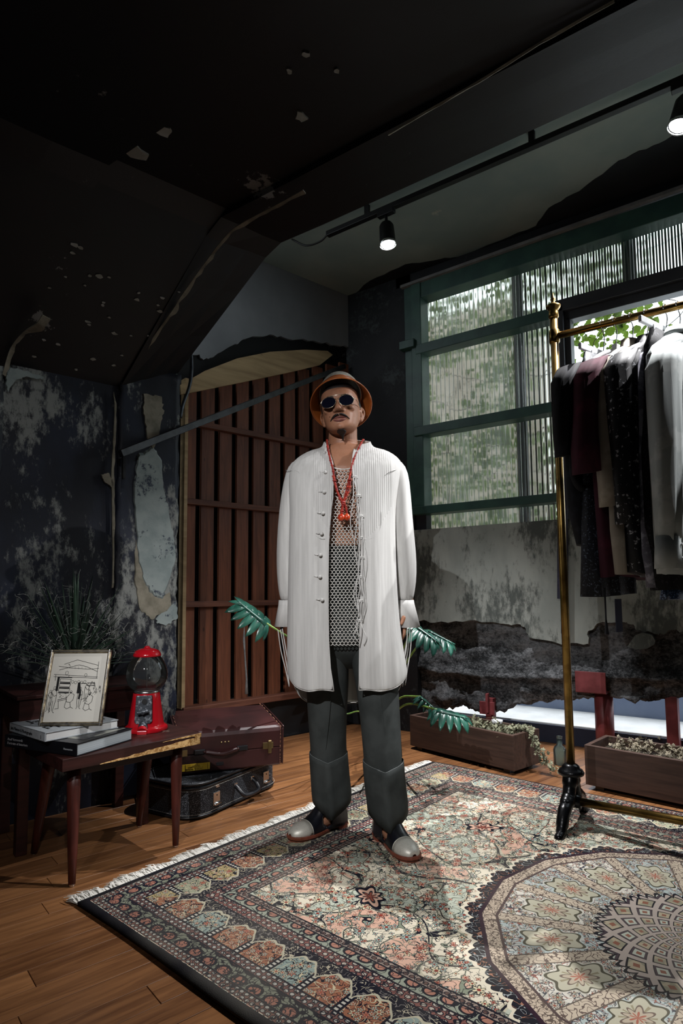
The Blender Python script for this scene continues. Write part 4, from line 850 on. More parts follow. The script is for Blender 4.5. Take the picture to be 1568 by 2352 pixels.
tn = (r_ * tf).abs(); edge = (tn - (r_ * math.sin(seg / 2))).abs(); panelc = t.mix(edge < .020, panelc, hx('bfb09c')); panelc = t.mix(((edge - .020).abs() < .002), panelc, hx('5a5048')); panelc = t.mix((edge < .018) * c2, panelc, hx('5a4a44'))
# lobed rosette at the heart
lr = r_.m('LOGARITHM', 2.71828) * 2.9; vv = th * (16 / (2 * PI)); p_ = (lr + vv).mod(1.0) - .5; q_ = (lr - vv).mod(1.0) - .5
dm = p_.abs().max(q_.abs()); ch_ = ((lr + vv).floor() + (lr - vv).floor()).mod(2.0)
ros = t.mix(ch_, t.mix(dm < .25, hx('4a3d44'), hx('b9bdae')), t.mix(dm < .30, NAVY, t.mix(g3.step(.45, .55), hx('97927c'), hx('b3a58b'))))
ros = t.mix((dm < .12), ros, hx('8b5a48')); ros = t.mix(dm > .36, ros, hx('b3a59b')); ros = t.mix(((dm - .36).abs() < .015), ros, NAVY)
scal = ((th * 32).sin().abs() * .022); med = t.mix(r_ < (scal.inv() * .0 + scal + .275), panelc, ros)
med = t.mix(((r_ - (scal + .275)).abs() < .006), med, NAVY); med = t.mix(r_ < .05, med, NAVY)
band = (rp > .555); med = t.mix(band, med, t.mix(c2.max(curl(80, .04, .6, 5.0)), hx('bfae9a'), hx('5d5048'))); med = t.mix(((rp - .555).abs() < .004), med, hx('4a3a3a'))
sc2 = (th * 32).sin() * .5 + .5; ring_o = (th * 64).sin().abs() * .012 + sc2 * .022 + .628
ringc = t.mix(curl(55, .03, .8, 9.0), NAVY, t.mix(g3.step(.48, .52), hx('9a6a55'), hx('9aa0a0')))
body = t.mix(rp < .598, t.mix(rp < ring_o, fieldc, ringc), med); body = t.mix(((rp - .602).abs() < .006), body, hx('2a1424')); body = t.mix(((rp - ring_o).abs() < .006), body, CREAM)
# palmettes in the field
for px_, py_, a in ((.607, .682, .6), (1.342, .682, -.6), (.607, 2.44, -.6), (1.342, 2.44, .6), (.975, .47, 0.0)):
    u, w = X - px_, Y - py_; uu = u * math.cos(a) + w * math.sin(a); ww = w * math.cos(a) - u * math.sin(a)
    e = ((uu * uu) * 900.0 + (ww * ww) * 260.0).m('SQRT') + ((ww.m('ARCTAN2', uu) * 7.0).sin() * .22)
    body = t.mix(e < 1.15, body, NAVY); body = t.mix(e < .85, body, CORAL); body = t.mix(e < .5, body, hx('2b2a2e')); body = t.mix(e < .3, body, RUST)
# borders
per = .118; ft = (T / per).mod(1.0); ci = (T / per).floor(); wn = t.wn(t.vec(ci, side, 1.0))
cellc = t.mix(wn > .75, t.mix(wn > .5, t.mix(wn > .25, hx('8a5a44'), hx('8d8f78')), hx('7f8d86')), hx('9a8a62'))
cellc = t.mix(c1.max(c2 * (g3 > .5)), cellc, NAVY); cellc = t.mix(curl(42, .02, .6, 21.0), cellc, hx('b9ac8e')); cellc = petal(cellc, B1, hx('b5a88c'), hx('a26a58')); cellc = petal(cellc, B2, hx('9fa596'), hx('b39c86'))
arch = ((ft - .5).abs() * 2).m('POWER', 3.0) * -.05 + .245 + ((T * (2 * PI / per * 3)).cos() * .004)
dots = ((d * (1 / .013)).mod(1.0) - .5).abs() < .28
bar = (ft - .5).abs() > .40; barc = t.mix(((ft - .5).abs() > .455) * dots, NAVY, hx('b0aca0'))
mainb = t.mix(d < arch, t.mix(curl(60, .045, 1.2, 15.0), NAVY, t.mix(g3 > .5, hx('6f6a66'), hx('a89f8a'))), t.mix(bar, cellc, barc)); mainb = t.mix(((d - arch).abs() < .004), mainb, hx('aaa48e'))
def stripe(w, col1, col2, ph=0.0):       # little repeating blossoms
    f = ((T / w) + ph).mod(1.0) - .5; g = ((d * (1 / (w * .8))).mod(1.0) - .5); rr_ = (f * f + g * g).m('SQRT'); return t.mix(((rr_ - .36).abs() < .07), t.mix(rr_ < .36, col1, col2), NAVY)
def seq(d0, d1): return (d > d0) * (d < d1)
bord = t.mix(seq(.275, .31), body, t.mix(c2, stripe(.022, hx('7a4f48'), hx('a99f92')), NAVY)); bord = t.mix(seq(.315, .345), bord, t.mix(c3, stripe(.05, hx('8a8f80'), hx('a0705f')), NAVY)); bord = t.mix(seq(.35, .372), bord, t.mix(c2, stripe(.02, hx('8f7f74'), hx('5d4640')), NAVY))
bord = t.mix(seq(.145, .27), bord, mainb)
bord = t.mix(seq(.112, .14), bord, t.mix(c2, stripe(.02, hx('6a4a44'), hx('a09d94')), NAVY)); bord = t.mix(seq(.06, .107), bord, t.mix(c2.max(c3), stripe(.06, hx('6f7263'), hx('8d5f50')), NAVY)); bord = t.mix(seq(.028, .055), bord, t.mix(c2, stripe(.018, hx('6d4e44'), hx('9a978c')), NAVY))
for e in (.057, .1095, .1425, .2725, .3125, .3475, .374): bord = t.mix(((d - e).abs() < .0028), bord, NAVY)
bord = t.mix(d < .026, bord, hx('101019'))
wear = t.noise(oc, 2.0, 3).step(.35, .75) * .22; t.col(t.mix(wear, bord, hx('a09a8c')))
t.bump(t.noise(t.co('Object', (1, 1, 1)), 420, 2) + t.noise(oc, 16, 2) * 1.5, .35, .002)
RA, rth = onz(178, 2083, 0), R(-5.3)
rg = thing('rug', 'large patterned Persian rug with navy borders, round medallion and white fringe', 'rug', (RA.x, RA.y, .0004), rth)
def rugfn(u, v):
    x, y = RW * u, RL * v; e = min(u, 1 - u, v, 1 - v); return Vector((x + .004 * math.sin(y * 6), -(y + .004 * math.sin(x * 7)), .009 + .0015 * fbm(x, y, 0, 3, 2) - (.004 if e == 0 else 0)))
mb = MB().grid(rugfn, 80, 110)
# object coordinates: y measured along +V, so mirror with a negative scale-free mapping
pile = ob('pile', mb, t.mat, rg, smooth=True, solid=.008, off=-1)
for n_ in t.nt.nodes:
    if n_.type == 'MAPPING' and n_.inputs['Scale'].default_value[:] == (1, 1, 1): n_.inputs['Scale'].default_value = (1, -1, 1)
fr_ = MB(); rr = random.Random(77)
for y0, sgn in ((0, 1), (-RL, -1)):
    N_ = 1900 if sgn > 0 else 300
    for k in range(N_):
        x = RW * (k + .5) / N_ + rr.uniform(-.002, .002); ln = rr.uniform(.048, .066) * (1 + .25 * math.sin(x * 40) * math.sin(x * 13)); sw = rr.uniform(-.018, .006); lift = rr.uniform(0, .010) if rr.random() < .93 else .018
        fr_.tube([(x, y0 - .001 * sgn, .006), (x + sw * .4, y0 + sgn * ln * .5, .005 + lift), (x + sw, y0 + sgn * ln, .002 + lift * .6)], [.0020, .0019, .0011], 3)
ob('fringe', fr_, pm('ivory_fringe', hx('c9c6bd'), hx('dddad2'), 30, .9), rg, kind='stuff')
ob('end_binding', MB().box((RW / 2, 0, .007), (RW, .012, .013)), MT('navy_binding', .9, 0, .2, hx('0f1018')).mat, rg, bev=.004)
# ================================================================== THE MAN
PMAN = Vector((2.06, 1.42, 0)); PRZ = AZ - PI / 2
def mp(px, py, dy=0.0):
    d = ray(px, py); t_ = ((PMAN - CP).dot(FWH) + dy) / d.dot(FWH); p = CP + d * t_ - PMAN
    return Vector((p.dot(RT0), dy, p.z))
def mz(py, dy=0.0): return mp(795, py, dy).z
man = thing('person', 'man in a bucket hat, round sunglasses, open white shirt and dark wide trousers', 'person', (PMAN.x, PMAN.y, .0105), PRZ)
t = MT('skin', .48, 0, .4); v = t.co('Object'); n1 = t.noise(v, 14, 4); n2 = t.noise(v, 160, 2)
t.col(t.mix(n1.step(.3, .7), hx('98694f'), hx('aa7a60'))); t.bump(n2, .12, .0006)
t.b.inputs['Subsurface Weight'].default_value = .08; t.b.inputs['Subsurface Radius'].default_value = (.01, .004, .002); M_skin = t.mat
M_hair = pm('black_hair', hx('0d0a09'), hx('1c1512'), 120, .6, stretch=(1, 1, .2), bump=.5, bscale=300); M_lip = pm('lip', hx('7d4a45'), hx('8c5650'), 40, .4)
# --- shirt linen with pin tucks on the bib
t = MT('white_linen', .9, 0, .15); v = t.co('Object'); x, y, z = t.xyz(v)
wv = t.noise(t.co('Object', (900, 900, 60)), 1.0, 2) + t.noise(t.co('Object', (60, 60, 900)), 1.0, 2)
slub = t.noise(t.co('Object', (70, 70, 4)), 1.0, 4); t.col(t.mix(slub.step(.3, .75), hx('bfbebb'), hx('d0cfcc')))
ex_ = x.abs() * .9 + .0; zlow = (x.abs() * x.abs()) * 6.0 + 1.155
tuck = ((x * (2 * PI / .0085)).sin() * .5 + .5).m('POWER', 3.0) * (z > zlow) * (x.abs() < .155)
t.bump(wv * .25 + slub * .4 + tuck * 2.2, .5, .0016); M_linen = t.mat
M_net = pm('white_cotton_cord', hx('d2cfc8'), hx('e2dfd9'), 60, .85); M_trou = pm('charcoal_olive_twill', hx('303433'), hx('3c403f'), 12, .8, spec=.25, bump=.3, bscale=500, bdist=.0006)
M_tst = pm('grey_topstitch', hx('6d7170'), hx('858988'), 40, .8)
# ------------------------------------------------ body (one surface, remeshed)
B = MB()
def er2(c, rx, ryf, ryb, n=28, p=2.2):
    o = []
    for k in range(n):
        a = 2 * PI * k / n; cc, s_ = math.cos(a), math.sin(a); ry = ryb if s_ > 0 else ryf
        o.append((c[0] + rx * math.copysign(abs(cc) ** (2 / p), cc), c[1] + ry * math.copysign(abs(s_) ** (2 / p), s_), c[2]))
    return o
XC = mp(795, 1200).x; zs_ = mz
HC = mp(784, 958, -.012)                       # head centre (ear height)
RH = Matrix.Translation(HC) @ Matrix.Rotation(R(-7), 4, 'Z') @ Matrix.Rotation(R(-6), 4, 'Y') @ Matrix.Rotation(R(-6), 4, 'X') @ Matrix.Diagonal((1.07, 1.05, .92, 1))   # chin up, turned a little
def hp(x, y, z): return RH @ Vector((x, y, z))
tz = [(mz(1280), .135, .085, .10), (mz(1200), .15, .095, .11), (mz(1130), .165, .10, .12), (mz(1085), .175, .095, .12), (mz(1062), .165, .08, .11), (mz(1045), .12, .065, .09), (mz(1030), .075, .055, .075)]
B.loft([er2((XC, .01, mz(1420)), .15, .09, .12), er2((XC, .01, mz(1350)), .145, .085, .11)] + [er2((XC, .01, z), a, f, b) for z, a, f, b in tz])
nb = Vector((XC - .002, .022, mz(1075))); nm = mp(787, 1012, .02); nt_ = hp(0, .035, -.03)
B.loft([er2(nb, .075, .058, .06), er2(nb.lerp(nm, .6), .062, .055, .058), er2(nm, .0605, .056, .057), er2(nm.lerp(nt_, .6), .059, .055, .056), er2(nt_, .055, .05, .055)])
# head rings in head space: z, half width, front, back
hr = [(-.108, .020, -.082, -.045), (-.103, .032, -.091, -.022), (-.094, .044, -.095, .0), (-.083, .053, -.0945, .02), (-.068, .0595, -.094, .045), (-.045, .065, -.094, .068), (-.02, .069, -.0935, .085), (.0, .0705, -.0915, .092), (.02, .072, -.0905, .096), (.035, .073, -.093, .098), (.055, .074, -.094, .099), (.08, .0735, -.088, .097), (.105, .065, -.072, .085), (.122, .048, -.05, .065), (.132, .022, -.02, .03)]
B.loft([[hp(*p) for p in er2((0, (f + b) / 2, z), rx, (b - f) / 2, (b - f) / 2, 32, 2.35)] for z, rx, f, b in hr])
# nose, brow, cheeks, chin, eye hollows stay shallow behind the glasses
B.loft([[hp(*p) for p in er((0), -.0945 - .0 - o_, z, w, dpt, 14)] for z, w, dpt, o_ in ((.030, .008, .006, -.001), (.015, .0088, .010, .002), (-.002, .0105, .014, .006), (-.016, .0135, .018, .0095), (-.026, .0155, .019, .010), (-.032, .011, .013, .007))])
for s_ in (-1, 1):
    B.sphere(hp(.0145 * s_, -.0995, -.0255), .0095, 12, 8, (1, 1.1, .85)); B.sphere(hp(.040 * s_, -.072, -.012), .022, 12, 8, (1, .8, .7)); B.sphere(hp(.028 * s_, -.088, .034), .014, 12, 8, (1.7, .7, .45))
    ear = [Vector((.070, .012, -.03)), Vector((.074, .02, -.034)), Vector((.080, .03, -.018)), Vector((.086, .036, .004)), Vector((.085, .034, .022)), Vector((.078, .022, .03)), Vector((.073, .012, .02)), Vector((.071, .008, .002))]
    pe = crv([hp(e.x * s_, e.y, e.z) for e in ear], 4); B.tube(pe, .0048, 8); B.sphere(hp(.0755 * s_, .022, -.002), .016, 12, 8, (.3, .9, 1.5))
    B.sphere(hp(.072 * s_, .016, -.034), .008, 10, 7)
B.sphere(hp(0, -.088, -.095), .016, 12, 8, (1.1, .7, .8)); B.sphere(hp(0, -.084, -.068), .02, 12, 8, (1.25, .7, .9))
# arms down to the hands
def arm(sx, sh, el, wr, kn):
    B.loft([]) if 0 else None
    B.tube(crv([sh, sh.lerp(el, .5), el, el.lerp(wr, .5), wr], 4), [.052] * 4 + [.047] * 4 + [.04] * 4 + [.036] * 4 + [.026], 14)
    ax = (kn - wr).normalized(); sd = (RT0 * 0 + Vector((0, 1, 0)) - ax * ax.y).normalized(); nr = ax.cross(sd)
    B.loft([[wr + ax * u + sd * (w * math.cos(2 * PI * k / 12)) + nr * (h * math.sin(2 * PI * k / 12)) for k in range(12)] for u, w, h in ((-.01, .024, .018), (.02, .032, .016), (.06, .040, .016), (.092, .039, .013), (.1, .036, .010))])
    inn = nr if nr.x * sx < 0 else -nr
    for i, (o_, ln) in enumerate(((-.031, .072), (-.0105, .082), (.0105, .076), (.031, .06))):
        p0 = wr + ax * .085 + sd * o_; p1 = p0 + ax * ln * .42; p2 = p1 + (ax * .85 + inn * .5).normalized() * ln * .34; p3 = p2 + (ax * .55 + inn * .8).normalized() * ln * .3
        B.tube([p0, p1, p2, p3], [.0092, .0088, .008, .0062], 10)
    t0 = wr + ax * .025 - sd * .028; t1 = t0 + (ax * .75 - sd * .65 + inn * .2).normalized() * .042; t2 = t1 + (ax * .95 - sd * .1 + inn * .35).normalized() * .032
    B.tube([t0, t1, t2], [.0125, .0105, .007], 10)
arm(-1, mp(690, 1090, .01), mp(668, 1240, .06), mp(672, 1400, .05), mp(680, 1460, .03)); arm(1, mp(905, 1090, .01), mp(925, 1240, .06), mp(930, 1402, .05), mp(926, 1466, .02))
# legs and feet
def shoe_m(heel, toe):
    a, b = onz(*heel, .01), onz(*toe, .01); a, b = a - PMAN, b - PMAN; h2 = Vector((a.dot(RT0), a.dot(FWH), 0)); t2 = Vector((b.dot(RT0), b.dot(FWH), 0))
    return h2, (t2 - h2).normalized()
feet = [shoe_m((786, 1898), (672, 1936)), shoe_m((872, 1925), (938, 1976))]
FM = []
for (h2, dr_) in feet:
    sd = Vector((dr_.y, -dr_.x, 0)); FM.append(Matrix(((sd.x, dr_.x, 0, h2.x), (sd.y, dr_.y, 0, h2.y), (0, 0, 1, 0), (0, 0, 0, 1))) @ Matrix.Diagonal((.98, .91, 1, 1)))
legs = [[(mp(748, 1420, .02), .085), (mp(752, 1520, .03), .08), (mp(755, 1640, .045), .058), (mp(756, 1720, .06), .055)], [(mp(842, 1420, .0), .085), (mp(852, 1520, -.01), .08), (mp(868, 1640, -.03), .058), (mp(878, 1720, -.05), .055)]]
for lg, M in zip(legs, FM):
    an = M @ Vector((0, .07, .09)); B.tube([lg[0][0] + Vector((0, 0, .05))] + [p for p, _ in lg] + [an + Vector((0, 0, .12)), an, M @ Vector((0, .075, .05))], [.09] + [r_ for _, r_ in lg] + [.042, .036, .034], 16)
    B.loft([[M @ Vector((w * math.cos(2 * PI * k / 14), y_, zc + hh * math.sin(2 * PI * k / 14))) for k in range(14)] for y_, w, hh, zc in ((.02, .024, .03, .05), (.05, .03, .035, .055), (.1, .034, .036, .055), (.15, .037, .028, .045), (.2, .038, .02, .037), (.24, .03, .014, .032))])
body = ob('body', B, M_skin, man, smooth=True)
m = body.modifiers.new('r', 'REMESH'); m.mode = 'VOXEL'; m.voxel_size = .0034; m.use_smooth_shade = True
m = body.modifiers.new('s', 'SMOOTH'); m.factor = .5; m.iterations = 3
# ------------------------------------------------ face: lips, hair, beard, brows
def lipmesh(zc, up):
    rg = []
    for i in range(13):
        u = -1 + 2 * i / 12; x_ = .0285 * u; th = (.0088 if up else .0105) * (1 - abs(u) ** 2.2) + .0008; yy = -.099 + .013 * u * u; cup = -.0012 * math.exp(-(u / .16) ** 2) if up else 0
        zz = zc + (.0006 * u * u if up else .002 * u * u); rg.append([hp(x_, yy + .006, zz), hp(x_, yy - .0045 * (1 - u * u), zz + (th * .35 if up else -th * .3)), hp(x_, yy - .0035 * (1 - u * u), zz + ((th + cup) * .8 if up else -th * .75)), hp(x_, yy + .004, zz + ((th + cup) * 1.15 if up else -th * 1.15))])
    return MB().loft(rg, closed=False, cap=False)
ob('lips', MB().add(lipmesh(-.0625, True).v, lipmesh(-.0625, True).f).add(lipmesh(-.0650, False).v, lipmesh(-.0650, False).f), M_lip, man, smooth=True, solid=.002, sub=1)
def patchhair(pts, w0, name, lift=.0015):   # tapering tuft band following face points
    rg = []
    C_ = crv(pts, 5)
    for i, c in enumerate(C_):
        u = i / (len(C_) - 1); w = w0 * math.sin(PI * min(max(u, .06), .94)) ** .6; rg.append([hp(c.x, c.y + .003, c.z - w), hp(c.x, c.y - lift, c.z - w * .6), hp(c.x, c.y - lift - .001, c.z + w * .5), hp(c.x, c.y + .003, c.z + w)])
    return MB().loft(rg, closed=False, cap=False)
for s_ in (-1, 1):
    ob('moustache', patchhair([(.001 * s_, -.103, -.0465), (.012 * s_, -.1025, -.0480), (.025 * s_, -.0935, -.0535), (.036 * s_, -.085, -.066)], .0048, 'm', .003), M_hair, man, smooth=True, solid=.0015)
    ob('eyebrow', patchhair([(.014 * s_, -.1005, .0365), (.026 * s_, -.0995, .0405), (.040 * s_, -.092, .0415), (.052 * s_, -.079, .036)], .0042, 'e', .002), M_hair, man, smooth=True, solid=.0015)
gb = MB().loft([[hp(*p) for p in er(0, yc_, z, w, dd_, 16)] for z, w, dd_, yc_ in ((-.1085, .006, .003, -.086), (-.1110, .015, .008, -.079), (-.1145, .018, .012, -.068), (-.1180, .012, .011, -.057), (-.126, .005, .005, -.05), (-.145, .0015, .0015, -.046))]); ob('goatee', gb, M_hair, man, smooth=True)
hb = MB().loft([[hp(*p) for p in er2((0, .014, z), rx, f, b, 32, 2.3)] for z, rx, f, b in ((-.03, .066, -.03, .083), (-.01, .074, -.0, .09), (.02, .078, .02, .093), (.05, .079, .07, .095), (.09, .077, .098, .09), (.12, .06, .075, .07))]); ob('hair', hb, M_hair, man, smooth=True)
ob('mole', MB().sphere(hp(-.037, -.0865, -.045), .0016), M_hair, man)
# ------------------------------------------------ sunglasses
M_gold = MT('pale_gold_wire', .2, 1, .5, hx('cfc3ae')).mat; M_lens2 = MT('dark_blue_lens', .05, 0, .8, hx('10121f')).mat
sg = ob('sunglasses', MB(), M_gold, man); sgm = MB()
for s_ in (-1, 1):
    c = Vector((.0335 * s_, -.1165, .0085)); ring = [hp(c.x + .0275 * math.cos(2 * PI * k / 28), c.y + .006 * (abs(c.x + .0275 * math.cos(2 * PI * k / 28)) / .054) ** 2, c.z + .026 * math.sin(2 * PI * k / 28) * (1 if math.sin(2 * PI * k / 28) < 0 else .92)) for k in range(28)]
    ob('rim', MB().tube(ring + ring[:1], .0012, 6), M_gold, sg, smooth=True)
    cc = sum(ring, Vector()) / 28; ob('lens', MB().add([cc + (hp(0, -1, 0) - hp(0, 0, 0)) * .0004] + ring, [(0, 1 + k, 1 + (k + 1) % 28) for k in range(28)]), M_lens2, sg, solid=.0012)
    ob('temple', MB().tube(crv([hp(.0605 * s_, -.108, .014), hp(.068 * s_, -.09, .016), hp(.0745 * s_, -.03, .014), hp(.0775 * s_, .02, .012), hp(.077 * s_, .035, -.006)], 6), .0012, 6), M_gold, sg, smooth=True); ob('hinge', MB().box(hp(.061 * s_, -.106, .014), (.006, .006, .005)), M_gold, sg)
ob('top_bar', MB().tube(crv([hp(-.037, -.1165, .0325), hp(0, -.1205, .0335), hp(.037, -.1165, .0325)], 6), .0011, 6), M_gold, sg, smooth=True); ob('bridge', MB().tube(crv([hp(-.0075, -.1175, .012), hp(0, -.121, .0165), hp(.0075, -.1175, .012)], 6), .0011, 6), M_gold, sg, smooth=True)
# ------------------------------------------------ hat
M_hatl = pm('orange_leather', hx('9a4f20'), hx('b5652f'), 12, .32, spec=.5, bump=.1); M_hatc = pm('grey_hat_linen', hx('8f8d82'), hx('a5a398'), 90, .9, bump=.4, bscale=300)
RHat = Matrix.Translation(mp(783, 936, .004)) @ Matrix.Rotation(R(-5), 4, 'Z') @ Matrix.Rotation(R(-6), 4, 'Y') @ Matrix.Rotation(R(-31), 4, 'X') @ Matrix.Translation((0, 0, .062))
def hr_(rings): return MB().loft([[RHat @ Vector(p) for p in r_] for r_ in rings], cap=False)
hat = ob('bucket_hat', hr_([er(0, 0, -.002, .088, .103, 40), er(0, 0, .026, .083, .098, 40), er(0, 0, .046, .074, .088, 40), er(-.006, 0, .060, .060, .072, 40), er(-.010, 0, .066, .044, .054, 40), er(-.010, 0, .068, .002, .002, 40)]), M_hatc, man, smooth=True, solid=.003, label='grey linen crown')
ob('hat_band', hr_([er(0, 0, -.004, .0895, .1045, 40), er(0, 0, .002, .0893, .1043, 40), er(0, 0, .007, .0885, .1035, 40)]), M_hatl, hat, smooth=True, solid=.002)
ob('brim', hr_([er(0, 0, .0, .089, .104, 40), er(0, 0, -.02, .104, .119, 40), er(0, .002, -.048, .121, .136, 40), er(0, .003, -.062, .1285, .1435, 40)]), M_hatl, hat, smooth=True, solid=.0025); ob('brim_edge', MB().tube([RHat @ Vector(p) for p in er(0, .003, -.062, .1285, .1435, 40)] + [RHat @ Vector(er(0, .003, -.062, .1285, .1435, 40)[0])], .0024, 6), M_hatl, hat, smooth=True)
# ------------------------------------------------ trousers
def rg_(py, L, R_, dy, ry, ryb=None, n=36, p=2.3, dip=0.0):
    a, b = mp(L, py, dy), mp(R_, py, dy); cx, rx, z = (a.x + b.x) / 2, (b.x - a.x) / 2, (a.z + b.z) / 2; o = []
    for k in range(n):
        an = 2 * PI * k / n; c, s_ = math.cos(an), math.sin(an); yy = ry if s_ < 0 else (ryb or ry)
        o.append(Vector((cx + rx * math.copysign(abs(c) ** (2 / p), c), dy + yy * math.copysign(abs(s_) ** (2 / p), s_), z + dip * math.copysign(1 - abs(c) ** 1.2, s_))))
    return o
tr = ob('trousers', MB().loft([rg_(1262, 722, 868, .01, .098), rg_(1300, 716, 878, .01, .10), rg_(1400, 706, 896, .01, .108), rg_(1470, 702, 902, .008, .11), rg_(1500, 712, 894, .008, .09), rg_(1540, 745, 860, .01, .03)]), M_trou, man, smooth=True)
RLg = [(1440, 700, 806, .02, .095), (1500, 700, 801, .025, .092), (1580, 703, 800, .035, .088), (1650, 707, 796, .045, .082), (1700, 711, 795, .055, .08), (1760, 714, 797, .06, .08), (1790, 716, 798, .06, .08)]
LLg = [(1440, 792, 905, 0, .095), (1500, 802, 909, -.01, .093), (1580, 817, 914, -.02, .09), (1650, 826, 918, -.035, .085), (1700, 831, 920, -.05, .083), (1760, 836, 923, -.06, .083), (1800, 839, 925, -.06, .083)]
def crease(rings, amt):
    out_ = []
    for r_ in rings:
        n = len(r_); out_.append([p + Vector((0, -amt * math.exp(-((k - n * .75) / 1.3) ** 2), 0)) for k, p in enumerate(r_)])
    return out_
for spec_ in (RLg, LLg):
    ob('trouser_leg', MB().loft(crease([rg_(*s_) for s_ in spec_], .006)), M_trou, tr, smooth=True)
cfs = [[(1733, 711, 797, .058, .084, .018), (1745, 711, 798, .058, .086, .018), (1790, 714, 802, .06, .088, .02), (1825, 716, 806, .06, .09, .025), (1842, 718, 806, .06, .09, .045)], [(1752, 834, 926, -.06, .088, .018), (1764, 834, 927, -.06, .09, .018), (1810, 838, 931, -.062, .092, .02), (1850, 843, 936, -.064, .094, .025), (1868, 845, 936, -.064, .094, .045)]]
for cf in cfs:
    rings = crease([rg_(py, a, b, dy, ry, dip=dip, p=2.0) for py, a, b, dy, ry, dip in cf], .02)
    c_o = ob('trouser_cuff', MB().loft(rings, cap=False), M_trou, tr, smooth=True, solid=.004)
    for j in (0, 1):
        rr_ = rings[j]; cen = sum(rr_, Vector()) / len(rr_); pts = [cen + (p - cen) * 1.008 for p in rr_]; ob('topstitch', MB().tube(pts + pts[:1], .0011, 5), M_tst, c_o, smooth=True)
for pts in ([(762, 1560, -.07), (756, 1650, -.05), (748, 1728, -.03)], [(872, 1590, -.115), (882, 1680, -.13), (886, 1752, -.14)], [(914, 1590, -.04), (919, 1680, -.06), (923, 1745, -.07)]):
    ob('leg_seam', MB().tube(crv([mp(*p) for p in pts], 5), .0012, 5), M_trou, tr)
# ------------------------------------------------ net vest
net = MB(); zt, zb = mz(1083, -.11), mz(1484, -.12); cw = .0146; xc0 = mp(790, 1280, -.12).x
def ns(x_, z_):
    u = (zt - z_) / (zt - zb); f = .118 + .016 * min(u * 2.2, 1) + .006 * u; w = .17; y_ = -f * (max(1 - (abs(x_ - xc0) / w) ** 2.4, 0) ** .42)
    return Vector((x_, y_ + .012, z_ + 5.0 * (x_ - xc0) ** 2 * max(0, 1 - u * 2.5)))
rows_ = 0; z_ = zt; prev = None; rowz = []
while z_ > zb: rowz.append(z_); u = (zt - z_) / (zt - zb); z_ -= .0145 if u < .18 else .0106
half = .098
for i, z0 in enumerate(rowz):
    off_ = cw / 2 * (i % 2); zn = rowz[i + 1] if i + 1 < len(rowz) else z0 - .0106; h_ = z0 - zn
    nx = int(2 * half / cw)
    for j in range(nx + 1):
        x0 = xc0 - half + j * cw + off_; dip_ = 0.0
        neck = zt - .020 - .0 * x0
        if z0 > zt - .03 and abs(x0 - xc0 - .004) < .030 * (1 - (zt - z0) / .05): pass
        A_, B_, C_, D_ = ns(x0, z0 - h_ * .12), ns(x0, z0 - h_ * .62), ns(x0 - cw / 2, zn - h_ * .12 + 0), ns(x0 + cw / 2, zn - h_ * .12)
        for a, b in ((A_, B_), (B_, C_), (B_, D_)): net.tube([a, b], .0017, 4, False)
for j in range(13): net.tube([ns(xc0 - half + 2 * half * j / 13, zt - .001), ns(xc0 - half + 2 * half * (j + 1) / 13, zt - .001)], .0026, 5, False)
ob('net_vest', net, M_net, man, smooth=True)
# ------------------------------------------------ shirt
SR = [(1014, 745, 849, -.055, .085, 750, 824), (1024, 742, 852, -.06, .09, 750, 819), (1031, 735, 860, -.066, .094, 751, 816), (1038, 716, 880, -.078, .102, 753, 813), (1050, 692, 903, -.092, .115, 757, 811), (1064, 675, 918, -.107, .125, 761, 809), (1085, 665, 925, -.122, .135, 764, 808), (1120, 664, 917, -.136, .142, 765, 812), (1160, 666, 909, -.142, .142, 764, 824), (1200, 667, 906, -.146, .142, 759, 828), (1260, 665, 906, -.148, .142, 754, 830), (1330, 664, 908, -.148, .145, 753, 829), (1400, 662, 912, -.148, .15, 753, 827), (1470, 661, 919, -.148, .155, 754, 826), (1530, 661, 930, -.148, .16, 758, 825), (1560, 662, 933, -.148, .162, 763, 825), (1580, 664, 932, -.148, .164, 766, 824)]
def shirt_ring(i, py, L, R_, yf, yb, EL, ER, n=72):
    a, b = mp(L, py, 0), mp(R_, py, 0); cx, rx, z = (a.x + b.x) / 2, (b.x - a.x) / 2, (a.z + b.z) / 2
    xl, xr = mp(EL, py, yf).x, mp(ER, py, yf).x; p = 2.6
    def ang(xe):
        u = max(min((xe - cx) / rx, .999), -.999); return math.acos(math.copysign(abs(u) ** (p / 2), u))
    a0, a1 = -ang(xr), -ang(xl) ; o = []      # front runs from a0 (right edge) the long way round to a1
    for k in range(n):
        an = a0 + (2 * PI + a1 - a0) * k / (n - 1); c, s_ = math.cos(an), math.sin(an); ry = yb if s_ > 0 else -yf
        x_ = cx + rx * math.copysign(abs(c) ** (2 / p), c); y_ = ry * math.copysign(abs(s_) ** (2 / p), s_)
        fall = min(max((i - 6) / 8, 0), 1); rip = .0055 * fall * (math.sin(x_ * 52 + 1.0) + .7 * math.sin(x_ * 97 + i * .12)); y_ += rip * (1 if s_ < 0 else 1.6)
        if i < 3: z_ = z + .028 * s_ - .010
        elif i < 6: z_ = z + .014 * s_ - .004
        else: z_ = z
        if i >= 15:
            side_ = abs(c) ** 6; k_ = 1.0 if i == 16 else .5; z_ += (.042 * side_ - (.10 if s_ > 0 else 0) * (1 - side_)) * k_ + (.0 if s_ > 0 else .004 * math.sin(x_ * 40)) * k_
        o.append(Vector((x_, y_, z_)))
    return o
rings = [shirt_ring(i, *s_) for i, s_ in enumerate(SR)]
sh = ob('shirt', MB().loft(rings, closed=False, cap=False), M_linen, man, smooth=True, solid=.0028, off=1, sub=1)
